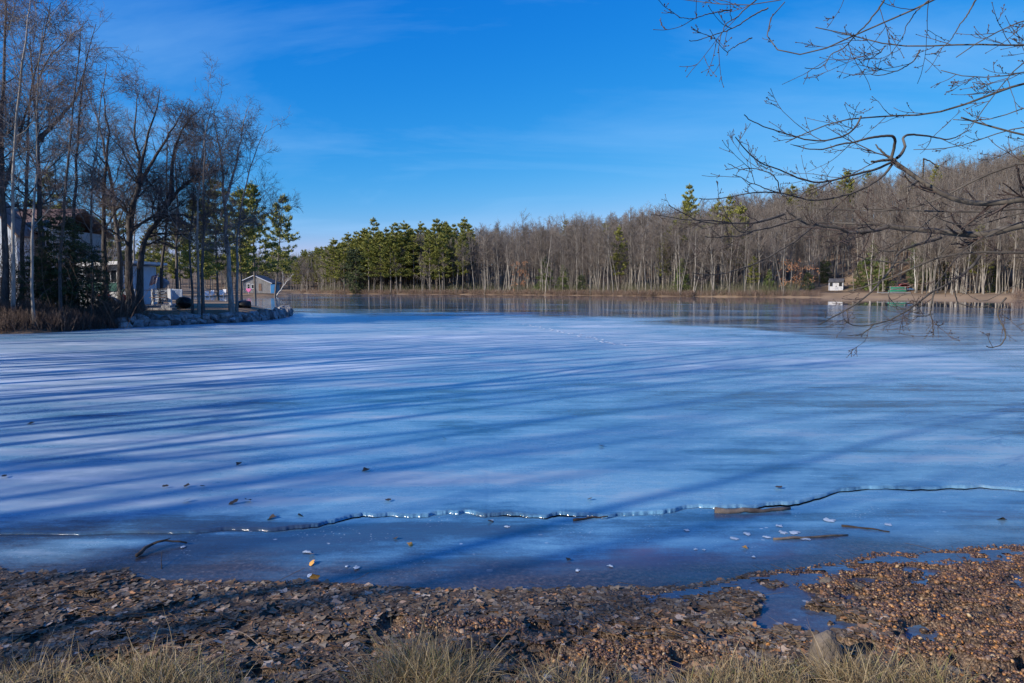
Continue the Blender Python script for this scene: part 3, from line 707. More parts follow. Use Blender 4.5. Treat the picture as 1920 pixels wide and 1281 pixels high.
# px, top y, metres behind the shore, model family, label
EVG = [
 (637, 460, 9, 'p', 'round green pine filling the stand right of its left end'),
 (646, 452, 2, 'p', 'olive pine leaning over the water left of the hemlock'),
 (692, 440, 2, 'p', 'yellow green pine low in front of the tallest one'),
 (714, 436, 3, 'p', 'low yellow green pine at the foot of the tallest one'),
 (733, 442, 2, 'p', 'short olive pine in front of the wide layered one'),
 (752, 440, 4, 'p', 'bright olive pine right of the wide layered one'),
 (768, 430, 20, 'p', 'hidden pine crown behind the stand gap'),
 (830, 440, 4, 'p', 'yellow green pine under the broad right hand one'),
 (848, 440, 12, 'p', 'slim olive pine just past the broad right hand one'),
 (628, 447, 4, 'p', 'olive green pine at the left end of the pine stand across the lake'),
 (612, 462, 12, 'p', 'shorter green pine tucked behind the leftmost pine of the far stand'),
 (655, 437, 16, 'p', 'bushy green pine rising behind the dark hemlock'),
 (668, 466, 1.5, 'h', 'dense dark green hemlock at the water edge below the pines'),
 (682, 430, 11, 'p', 'green pine left of the tallest pine in the stand'),
 (703, 409, 7, 'p', 'tallest broad green pine of the stand across the lake'),
 (726, 428, 14, 'p', 'green pine just right of the tallest pine'),
 (742, 418, 6, 'p', 'wide layered green pine in the middle of the pine stand'),
 (760, 416, 12, 'p', 'pointed green pine standing behind the wide layered one'),
 (776, 440, 6, 'p', 'low crowned green pine filling the gap in the stand'),
 (790, 417, 20, 'p', 'distant pine tip showing over the purple twigs'),
 (820, 411, 8, 'p', 'broad green pine at the right side of the pine stand'),
 (838, 424, 14, 'p', 'narrow green pine behind the broad right hand one'),
 (806, 440, 3, 'p', 'bright green shorter pine in front of the broad one'),
 (872, 409, 34, 'p', 'dark pine crown alone on the skyline right of the stand'),
 (868, 430, 6, 'p', 'thin olive pine right of the stand, half bare'),
 (582, 470, 40, 'p', 'small distant green pine over the lake narrows'),
 (568, 468, 60, 'p', 'small distant dark pine beside the narrows'),
 (598, 466, 50, 'p', 'distant round topped pine behind the narrows'),
 (1022, 478, 7, 's', 'bright green young spruce right of the russet bush'),
 (1056, 496, 7, 's', 'yellow green young spruce close to the water'),
 (1090, 515, 5, 'h', 'low dark hemlock among bare trunks'),
 (1160, 424, 10, 'p', 'slim ragged pine standing alone in the grey wood'),
 (1244, 436, 12, 'p', 'slim olive pine with foliage down its trunk'),
 (1278, 484, 5, 's', 'bright green spruce at the waterline below the lone skyline pine'),
 (1289, 346, 60, 'p', 'lone tall pine standing above the ridge skyline'),
 (1480, 347, 95, 'p', 'dark pine top on the ridge behind the hanging branches'),
 (1515, 352, 100, 'p', 'lower pine top on the ridge next to the dark one'),
 (1885, 296, 130, 'p', 'pine at the top of the hill near the photo edge'),
 (1412, 480, 8, 'p', 'thin green pine in the wood left of the russet beech'),
 (1442, 505, 5, 's', 'small green spruce left of the russet beech'),
 (1545, 488, 31, 'h', 'dark green hemlock directly behind the white shed'),
 (1515, 510, 9, 'h', 'low dark hemlock left of the white shed'),
 (1634, 455, 24, 's', 'tall bright green spruce between the shed and boat rack'),
 (1610, 490, 27, 's', 'short bright spruce touching the right side of the shed'),
 (1655, 478, 24, 's', 'green spruce behind the boat rack'),
 (1728, 452, 22, 'h', 'large dark green hemlock right of the boat rack'),
 (1762, 488, 24, 'h', 'smaller dark hemlock beside the large one'),
 (1908, 418, 26, 'p', 'green pine at the photo edge above the beach'),
 (1862, 496, 22, 's', 'small olive spruce on the slope above the beach'),
 (1835, 470, 30, 'p', 'thin green pine on the slope above the beach'),
]
rngE = np.random.default_rng(8)
for j, (px, ty, off, fam, lab) in enumerate(EVG):
    Y = far_Y(px) + off; x, y = wpos(px, Y); gz = ground_at(x, y)
    h = top_z(ty, Y) - gz
    lib, base_h = {'p': (FARP, 22.), 's': (FARS, 10.), 'h': (FARH, 10.)}[fam]
    tm, fm = lib[j % len(lib)]
    nm = {'p': 'pine_tree', 's': 'spruce_tree', 'h': 'hemlock_tree'}[fam]
    sz = h / base_h; sx = sz
    if fam == 'p': sx = min(1.25, max(.75, sz * 1.35))
    if 'slim' in lab or 'thin' in lab or 'narrow' in lab: sx *= .62
    place(nm, [('trunk', tm), ('foliage', fm)], (x, y, gz - .1), rngE.uniform(0, 6.28), sx, lab, group='evergreens of the far shore', sz=sz)

def obj_using(me_):
    for o in bpy.data.objects:
        if o.data == me_: return o
gn = bpy.data.node_groups.new('woodland_scatter', 'GeometryNodeTree')
gn.interface.new_socket('Geometry', in_out='INPUT', socket_type='NodeSocketGeometry'); gn.interface.new_socket('Geometry', in_out='OUTPUT', socket_type='NodeSocketGeometry')
gi = gn.nodes.new('NodeGroupInput'); go = gn.nodes.new('NodeGroupOutput')
def named(nm, ty):
    x = gn.nodes.new('GeometryNodeInputNamedAttribute'); x.data_type = ty; x.inputs['Name'].default_value = nm; return x.outputs['Attribute']
a_s, a_r, a_i = named('scl', 'FLOAT'), named('rot', 'FLOAT'), named('idx', 'INT')
rotv = gn.nodes.new('ShaderNodeCombineXYZ'); gn.links.new(a_r, rotv.inputs[2])
out = gn.nodes.new('GeometryNodeJoinGeometry')
for i, pr in enumerate(FARB + FARP):
    jn = gn.nodes.new('GeometryNodeJoinGeometry')
    for me_ in pr:
        oi = gn.nodes.new('GeometryNodeObjectInfo'); oi.inputs['Object'].default_value = obj_using(me_); oi.inputs['As Instance'].default_value = True
        gn.links.new(oi.outputs['Geometry'], jn.inputs[0])
    cmp_ = gn.nodes.new('FunctionNodeCompare'); cmp_.data_type = 'INT'; cmp_.operation = 'EQUAL'
    gn.links.new(a_i, cmp_.inputs[2]); cmp_.inputs[3].default_value = i
    ip = gn.nodes.new('GeometryNodeInstanceOnPoints'); g2 = gn.nodes.new('GeometryNodeGeometryToInstance')
    gn.links.new(jn.outputs[0], g2.inputs[0]); gn.links.new(gi.outputs[0], ip.inputs['Points']); gn.links.new(cmp_.outputs[0], ip.inputs['Selection'])
    gn.links.new(g2.outputs[0], ip.inputs['Instance']); gn.links.new(rotv.outputs[0], ip.inputs['Rotation']); gn.links.new(a_s, ip.inputs['Scale'])
    gn.links.new(ip.outputs[0], out.inputs[0])
gn.links.new(out.outputs[0], go.inputs[0])
md = wood.modifiers.new('scatter', 'NODES'); md.node_group = gn

# --- russet beeches still holding leaves
def beech(px, off, ty, lab, rng, leafn, zlo, zhi):
    Y = far_Y(px) + off; x, y = wpos(px, Y); gz = ground_at(x, y); h = top_z(ty, Y) - gz
    st = [([(0, 0, -.3), (.1, 0, h * .5), (.2, .1, h)], .09, .012)]
    tm, cme = bare_meshes('beech', rng, st, [dict(n=16, t=(.15, .97), a=(.7, 1.2), l=.33, r=.5, p=6, w=.1, up=.02, rmin=.015), dict(n=8, t=(.2, 1), a=(.4, .9), l=.5, r=.6, p=4, rmin=.01)], sides=(5, 3, 3), tmat=M['bark_far'], cmat=M['twig_far'])
    c = np.stack([rng.normal(size=leafn) * h * .13, rng.normal(size=leafn) * h * .13, rng.uniform(zlo, zhi, leafn) * h], 1)
    c = c[fbm(c[:, 0] * 1.2 + c[:, 2] * .2 + 9, c[:, 2] * 1.1, 3, 5) > .50]
    V, T = needles(rng, c, np.zeros_like(c) + [0, 0, -.3], 1, .22, wid=.5, spread=1, upb=0)
    lm = mesh_np('beech_leaves', V, None, T, smooth=False); lm.materials.append(M['beech_leaf'])
    place('beech_tree', [('trunk', tm), ('crown', cme), ('foliage', lm)], (x, y, gz), 0, 1, lab)
beech(975, 3, 487, 'young beech with dry russet leaves near the water, middle of the far shore', rngE, 1800, .1, .95)
beech(1482, 6, 470, 'beech with layers of rusty orange leaves left of the white shed', rngE, 1300, .15, .8)
beech(1512, 9, 480, 'beech with a few orange leaf sprays just left of the white shed', rngE, 700, .2, .75)

# --- brush along the far waterline
def brush(name, pts, rng, hmax, lab, nst=7, mat='brush', w=.02, cat='shrubs'):
    n_ = len(pts); b0 = np.repeat(pts, nst, 0); m_ = len(b0)
    P = np.empty((m_, 4, 3)); d = rng.normal(size=(m_, 3)) * .38; d[:, 2] = 1; d /= np.linalg.norm(d, axis=1)[:, None]
    L = hmax * rng.uniform(.35, 1, m_); b0 = b0 + np.c_[rng.normal(size=(m_, 2)) * hmax * .18, np.zeros(m_)]
    for j in range(4): P[:, j] = b0 + d * (L * j / 3)[:, None] + rng.normal(size=(m_, 3)) * hmax * .04 * (j > 0)
    Rd = np.linspace(1, .4, 4)[None] * w * np.ones((m_, 1))
    g2 = grow(rng, P, Rd, 3, (.3, 1), (.3, .9), .5, .7, 3, wob=.2, up=.1, rmin=w * .5)
    V, Q = tubes([(P, Rd), g2], [3, 3])
    return tag(link(name, mesh_np(name, V, Q), M[mat]), lab, cat, kind='stuff')
pb = []
for k in range(3000):
    px = rngP.uniform(560, 1960); off = abs(rngP.normal()) * 2.6 + .4
    if px > 1300 and rngP.random() < .55: continue
    if 1540 < px < 1900: continue
    Y = far_Y(px) + off; x, y = wpos(px, Y); pb.append((x, y, ground_at(x, y)))
brush('shoreline_brush', np.array(pb), rngP, 1.5, 'reddish brown brush along the far waterline')
pb = []
for k in range(700):
    px = rngP.uniform(600, 1500); off = 2 + abs(rngP.normal()) * 7
    Y = far_Y(px) + off; x, y = wpos(px, Y); pb.append((x, y, ground_at(x, y)))
M['sapling'] = mat_ramp('sapling', [(0, (.10, .10, .05)), (.5, (.17, .17, .08)), (1, (.28, .25, .18))], noise=.2, nscale=2)
brush('undergrowth', np.array(pb), rngP, 3.2, 'thin saplings and undergrowth beneath the far trees', nst=5, mat='sapling', w=.022)

# ------------------------------------------------------------------ left point: bare trees traced one by one
rngL = np.random.default_rng(21)
def near_tree(Y, stems_px, w_px, label, seed, mat='bark_dark', twig='twig_near', dens=1.0, spread=1.0, low=.28, rmin=.007):
    """stems_px: lists of (px, py[, depth change]); first point is the base on the ground"""
    rng = np.random.default_rng(seed)
    bx, by = stems_px[0][0][0], Y
    x0 = Pt(bx, 545, Y)[0]; gz = ground_at(x0, Y)
    stems = []
    for k, s_ in enumerate(stems_px):
        pts = []
        for i, q in enumerate(s_):
            dy = q[2] if len(q) > 2 else (0 if i == 0 else rng.normal() * .25 * i)
            p = Pt(q[0], q[1], Y + dy); pts.append((p[0] - x0, p[1] - Y, p[2] - gz))
        if k == 0: pts[0] = (pts[0][0], 0, -.25)
        wb = w_px[k] if hasattr(w_px, '__len__') else w_px * (.7 if k else 1)
        stems.append((pts, wb * Y / F / 2, .015))
    hgt = max(p[2] for s_ in stems for p in s_[0])
    spec = [dict(n=16 * dens, t=(low, .98), a=(.5, 1.15), l=.30 * spread, r=.42, p=8, w=.14, up=.05, rmin=.013, lmin=.5, drop=.5),
            dict(n=8, t=(.12, .98), a=(.45, 1.1), l=.50, r=.6, p=6, w=.17, up=.03, rmin=.0075, drop=.4),
            dict(n=6, t=(.12, .98), a=(.45, 1.1), l=.52, r=.62, p=4, w=.2, up=.02, rmin=.0052, lmin=.35, drop=.35),
            dict(n=2.6, t=(.3, 1), a=(.4, 1.0), l=.6, r=.7, p=3, w=.18, up=.03, rmin=.0042, lmin=.3, drop=.3)]
    tm, cme = bare_meshes('shore_tree', rng, stems, spec, sides=(9, 5, 4, 3, 3), tmat=M[mat], cmat=M[twig], lmat=2)
    return place('bare_tree', [('trunk', tm), ('crown', cme)], (x0, Y, gz), 0, 1, label, group='bare trees on the left point')
near_tree(33, [[(8, 612), (12, 500), (6, 380), (2, 200), (10, 40), (14, -60)]], 13, 'thick dark trunk rising at the left photo edge', 1, spread=.8)
near_tree(31, [[(24, 615), (26, 480), (22, 330), (34, 180), (50, 60), (58, -10)]], 7, 'thin grey trunk beside the thick dark one at the photo edge', 2, 'bark_grey', dens=.9)
near_tree(34, [[(44, 612), (40, 470), (52, 330), (50, 200), (80, 90), (95, 5)]], 9, 'slender dark tree curving up left of the clapboard house', 3, spread=.9)
near_tree(30.5, [[(66, 622), (60, 560), (58, 440), (72, 300), (68, 150), (85, 30)]], 6, 'pale slim tree in front of the clapboard house', 4, 'bark_grey')
near_tree(36, [[(88, 600), (82, 480), (74, 380), (74, 260), (62, 150), (56, 60)], [(74, 262, 0), (100, 235, .5), (140, 190, 1), (165, 120, 1.2)]], [14, 9], 'dark forked tree with a heavy limb reaching right over the house', 5)
near_tree(32.5, [[(113, 608), (110, 520), (118, 420), (128, 300), (140, 170), (152, 50)]], 7, 'straight dark tree in front of the hemlock', 6, 'bark_dark', spread=.8)
near_tree(38, [[(140, 596), (136, 470), (144, 330), (150, 210), (160, 110), (180, 45)]], 9, 'tall tree with reddish upright top behind the hemlock', 7, spread=.7)
near_tree(42, [[(196, 590), (196, 480), (192, 380), (200, 280), (204, 210), (190, 165)]], 12, 'dark straight tree left of the white sunroom', 8)
near_tree(43, [[(228, 585), (224, 480), (214, 400), (205, 310), (184, 230), (165, 170)]], 12, 'dark tree leaning left over the sunroom roof', 9)
near_tree(41, [[(243, 585), (243, 480), (241, 420), (262, 340), (272, 270), (290, 210), (300, 165)], [(242, 430, 0), (250, 380, .4), (268, 330, .6), (250, 240, .9), (262, 170, 1.2)], [(262, 345, .2), (300, 280, .8), (330, 230, 1.3), (352, 190, 1.5)]], [17, 11, 8], 'large dark tree splitting into several upright limbs by the sunroom', 10, spread=1.15)
near_tree(40, [[(261, 560), (262, 500), (268, 450), (290, 425), (310, 395), (328, 360), (352, 340), (388, 318), (410, 312)], [(318, 372, 0), (322, 320, .4), (330, 260, .6), (352, 225, .9), (378, 200, 1)], [(300, 410, 0), (330, 400, -.5), (365, 410, -1), (400, 420, -1.5)]], [15, 9, 6], 'dark tree with a long limb bending to the right beside the flag', 11, spread=1.15, dens=.75)
near_tree(39.5, [[(362, 592), (360, 520), (352, 460), (366, 380), (362, 300), (368, 240)]], 5, 'thin leftmost stem of the trio beside the dark shrub', 12, dens=.9)
near_tree(39, [[(372, 590), (372, 500), (368, 420), (374, 330), (384, 250), (400, 190)]], 6, 'middle slim stem of the trio beside the dark shrub', 13, 'bark_grey', dens=.8)
near_tree(39.6, [[(380, 590), (378, 500), (384, 430), (380, 360), (386, 280), (378, 215)]], 7, 'rightmost stem of the trio beside the dark shrub', 14, dens=.8)
near_tree(41, [[(435, 586), (430, 520), (424, 440), (420, 350), (414, 280), (400, 215)], [(421, 380, 0), (440, 320, .5), (452, 260, .8), (462, 205, 1)]], [11, 6], 'tall lit grey tree standing on the lawn at the tip of the point', 15, 'bark_grey', spread=1.1)
near_tree(42, [[(443, 584), (446, 520), (443, 450), (455, 370), (472, 300), (500, 235)]], 6, 'slimmer stem right beside the tall grey tree on the point', 16, 'bark_grey', spread=1.2)
near_tree(37, [[(172, 605), (176, 520), (168, 420), (176, 320), (186, 220), (200, 120)]], 6, 'thin tree rising between the hemlock and the sunroom', 17, 'bark_grey')
near_tree(45, [[(300, 575), (304, 480), (316, 400), (310, 300), (318, 220)]], 7, 'slim dark tree behind the deck and flag', 18)
near_tree(47, [[(334, 572), (330, 480), (336, 380), (326, 300), (340, 230)]], 7, 'slim dark tree behind the white deck panel', 19)
near_tree(34, [[(-12, 620), (-14, 480), (-4, 300), (-20, 120), (0, -60)], [(-10, 420, 0), (40, 240, .5), (90, 100, 1), (160, 48, 1.5)]], [12, 7], 'tree with a bough reaching in from the left photo edge', 20)

# --- pines behind the point
NP_ = [conifer('grove_pine', rngL, 20, 4.4, base=.26, kind='pine', tmat=M['bark_pine'], fmat=M['pine_far'], nwh=16, per=6, nsp=15, spray=14, size=.38, rtrunk=.24, gaps=.22) for _ in range(3)]
for j, (px, ty, Y, lean_, lab) in enumerate([
    (515, 365, 150, .05, 'pine leaning over the grey cottage with its crown to the right'),
    (478, 342, 124, 0, 'full dark pine left of the grey cottage'),
    (452, 352, 112, 0, 'dark pine behind the tall grey trunk on the point'),
    (408, 336, 116, 0, 'broad pine with olive foliage behind the trio of stems'),
    (372, 372, 104, 0, 'ragged pine left of the broad olive one'),
    (338, 400, 112, 0, 'lower pine glimpsed behind the bending tree'),
    (110, 388, 60, 0, 'pine crown showing above the clapboard house'),
    (290, 420, 135, 0, 'distant pine between the big dark trunks')]):
    x = Pt(px, 545, Y)[0]; gz = ground_at(x, Y); sz = (top_z(ty, Y) - gz) / 20
    e = place('pine_tree', [('trunk', NP_[j % 3][0]), ('foliage', NP_[j % 3][1])], (x, Y, gz), j * 1.7, max(.5, min(1, sz * 1.05)), lab, sz=sz, group='pines behind the left point')
    e.rotation_euler[1] = lean_ * 2.2
# --- hemlocks at the house
HEM = [conifer('hemlock', rngL, 8, 2.5, base=.05, kind='hem', tmat=M['bark_dark'], fmat=M['pine_dark'], nwh=26, per=7, nsp=12, spray=6, size=.20, rtrunk=.10, gaps=.18) for _ in range(2)]
for j, (px, ty, Y, sx, lab) in enumerate([
    (118, 405, 34, .66, 'dense dark hemlock hiding the end of the clapboard house'),
    (163, 462, 35, .55, 'shorter dark hemlock next to the white sunroom'),
    (78, 480, 33.5, .5, 'low dark hemlock under the clapboard wall')]):
    x = Pt(px, 545, Y)[0]; gz = ground_at(x, Y); sz = (top_z(ty, Y) - gz) / 8
    place('hemlock_tree', [('trunk', HEM[j % 2][0]), ('foliage', HEM[j % 2][1])], (x, Y, gz), j * 2.1, sx * .9, lab, sz=sz, group='hemlocks by the house')
# --- leaning birch by the cottage
rngB = np.random.default_rng(3)
def leaning(px0, py0, px1, py1, Y, w, lab, fork=None):
    a = Pt(px0, py0, Y); b_ = Pt(px1, py1, Y - 1)
    st = [([(0, 0, -.2), ((b_[0] - a[0]) * .45, -.3, (b_[2] - a[2]) * .5), (b_[0] - a[0], -1, b_[2] - a[2])], w, .02)]
    if fork: c = Pt(fork[0], fork[1], Y); st.append(([((b_[0] - a[0]) * .4, -.3, (b_[2] - a[2]) * .42), (c[0] - a[0], 0, c[2] - a[2])], w * .6, .02))
    tm, cme = bare_meshes('birch', rngB, st, [dict(n=7, t=(.5, .98), a=(.3, .8), l=.3, r=.5, p=5, rmin=.03), dict(n=5, t=(.2, 1), a=(.3, .8), l=.5, r=.6, p=4, rmin=.02)], sides=(6, 4, 3), tmat=M['birch'], cmat=M['twig_far'])
    place('birch_tree', [('trunk', tm), ('crown', cme)], (a[0], a[1], a[2]), 0, 1, lab)
leaning(518, 554, 551, 513, 156, .16, 'white birch leaning over the ice by the grey cottage', fork=(530, 508))
leaning(1795, 549, 1797, 430, 148, .42, 'thick pale trunk standing on the gravel above the beach')
leaning(1717, 548, 1714, 470, 146, .16, 'slim pale trunk between the boat rack and dark hemlock')

# --- brush on the left bank
pb = []
for k in range(700):
    px = rngL.uniform(-60, 265); py = np.interp(px, [-60, 0, 110, 240, 300], [628, 628, 624, 615, 612])
    gx, gy = G(px, py); Y = gy + abs(rngL.normal()) * 1.6 + .3; x = Pt(px, 545, Y)[0]; pb.append((x, Y, ground_at(x, Y)))
M['brush_dark'] = mat_ramp('brush_dark', [(0, (.06, .040, .032)), (.5, (.12, .08, .06)), (1, (.22, .16, .12))], noise=.2, nscale=4)
brush('bank_brush', np.array(pb), rngL, .95, 'tangled brown brush along the left bank', nst=6, mat='brush_dark', w=.009)
pb = []
for k in range(170):
    px = rngL.uniform(-40, 200); Y = rngL.uniform(33, 40); x = Pt(px, 545, Y)[0]; pb.append((x, Y, ground_at(x, Y)))
brush('sapling_thicket', np.array(pb), rngL, 4.5, 'thicket of thin saplings in front of the clapboard house', nst=3, mat='brush_dark', w=.014)

# ------------------------------------------------------------------ tall bare trees on the near bank, casting the shadows over the ice
rngS = np.random.default_rng(31)
BANK = []
for i in range(3):
    hgt = 17
    st = [([(0, 0, -.3), (.3, .2, 5), (.1, .5, 9), (-.4, .2, 13), (-.2, 0, hgt)], .19, .02), ([(.1, .2, 5.5), (1.2, .6, 9), (2.0, 1.4, 13), (2.1, 1.8, 15.5)], .10, .015)]
    if i == 1: st.append(([(.2, .4, 7), (-1.3, -.4, 10), (-1.9, -1, 14)], .12, .015))
    BANK.append(bare_meshes('bank_tree', rngS, st, [dict(n=9, t=(.35, .98), a=(.4, .9), l=.32, r=.45, p=7, rmin=.014), dict(n=5, t=(.15, 1), a=(.4, .9), l=.5, r=.6, p=5, rmin=.006), dict(n=2.5, t=(.15, 1), a=(.4, .9), l=.5, r=.6, p=3, rmin=.0035)], sides=(8, 5, 3, 3), tmat=M['bark_grey'], cmat=M['twig_near'], lmat=2))
BANKH = conifer('bank_pine', rngS, 16, 3.6, base=.18, kind='pine', tmat=M['bark_pine'], fmat=M['pine_dark'], nwh=20, per=6, nsp=10, spray=9, size=.5, rtrunk=.2, gaps=.15)
ux, uy = math.sin(SUN_AZ), math.cos(SUN_AZ)     # towards the sun
for j in range(30):
    c = -2.2 - j * .80 + rngS.uniform(-.35, .35); t_ = rngS.uniform(11, 24) if j > 6 else (rngS.uniform(27, 36) if j != 3 else 17)
    x, y = -uy * c - 0 * ux, 0
    x = .55 * c - .835 * t_; y = -.835 * c - .55 * t_
    while float(sdist(np.array([x]), np.array([y]))[0]) < .6: x -= .835; y -= .55
    tm, cme = BANK[j % 3]
    place('bare_tree', [('trunk', tm), ('crown', cme)], (x, y, ground_at(x, y)), j * 1.3, rngS.uniform(.85, 1.15), 'tall bare tree on the near bank outside the photo, shading the ice', group='bare trees on the near bank')
# shade givers behind the left point
for j, (x, y, kind_) in enumerate([(-37, 27, 'p'), (-44, 24, 'b'), (-47, 33, 'b'), (-38, 19, 'b'), (-31, 22, 'b'), (-52, 38, 'p'), (-34, 25.5, 'p'), (-29, 17, 'b'), (-35, 15, 'b'), (-33, 30, 'p'), (-41, 31, 'b')]):
    if -x < .80 * y: continue
    gz = ground_at(x, y)
    if kind_ == 'b': tm, cme = BANK[j % 3]; place('bare_tree', [('trunk', tm), ('crown', cme)], (x, y, gz), j * 1.3, 1, 'tall bare tree on the left bank outside the photo', group='bare trees on the left bank')
    else: place('pine_tree', [('trunk', BANKH[0]), ('foliage', BANKH[1])], (x, y, gz), j * 1.3, 1, 'dark pine on the left bank outside the photo', group='pines on the left bank')

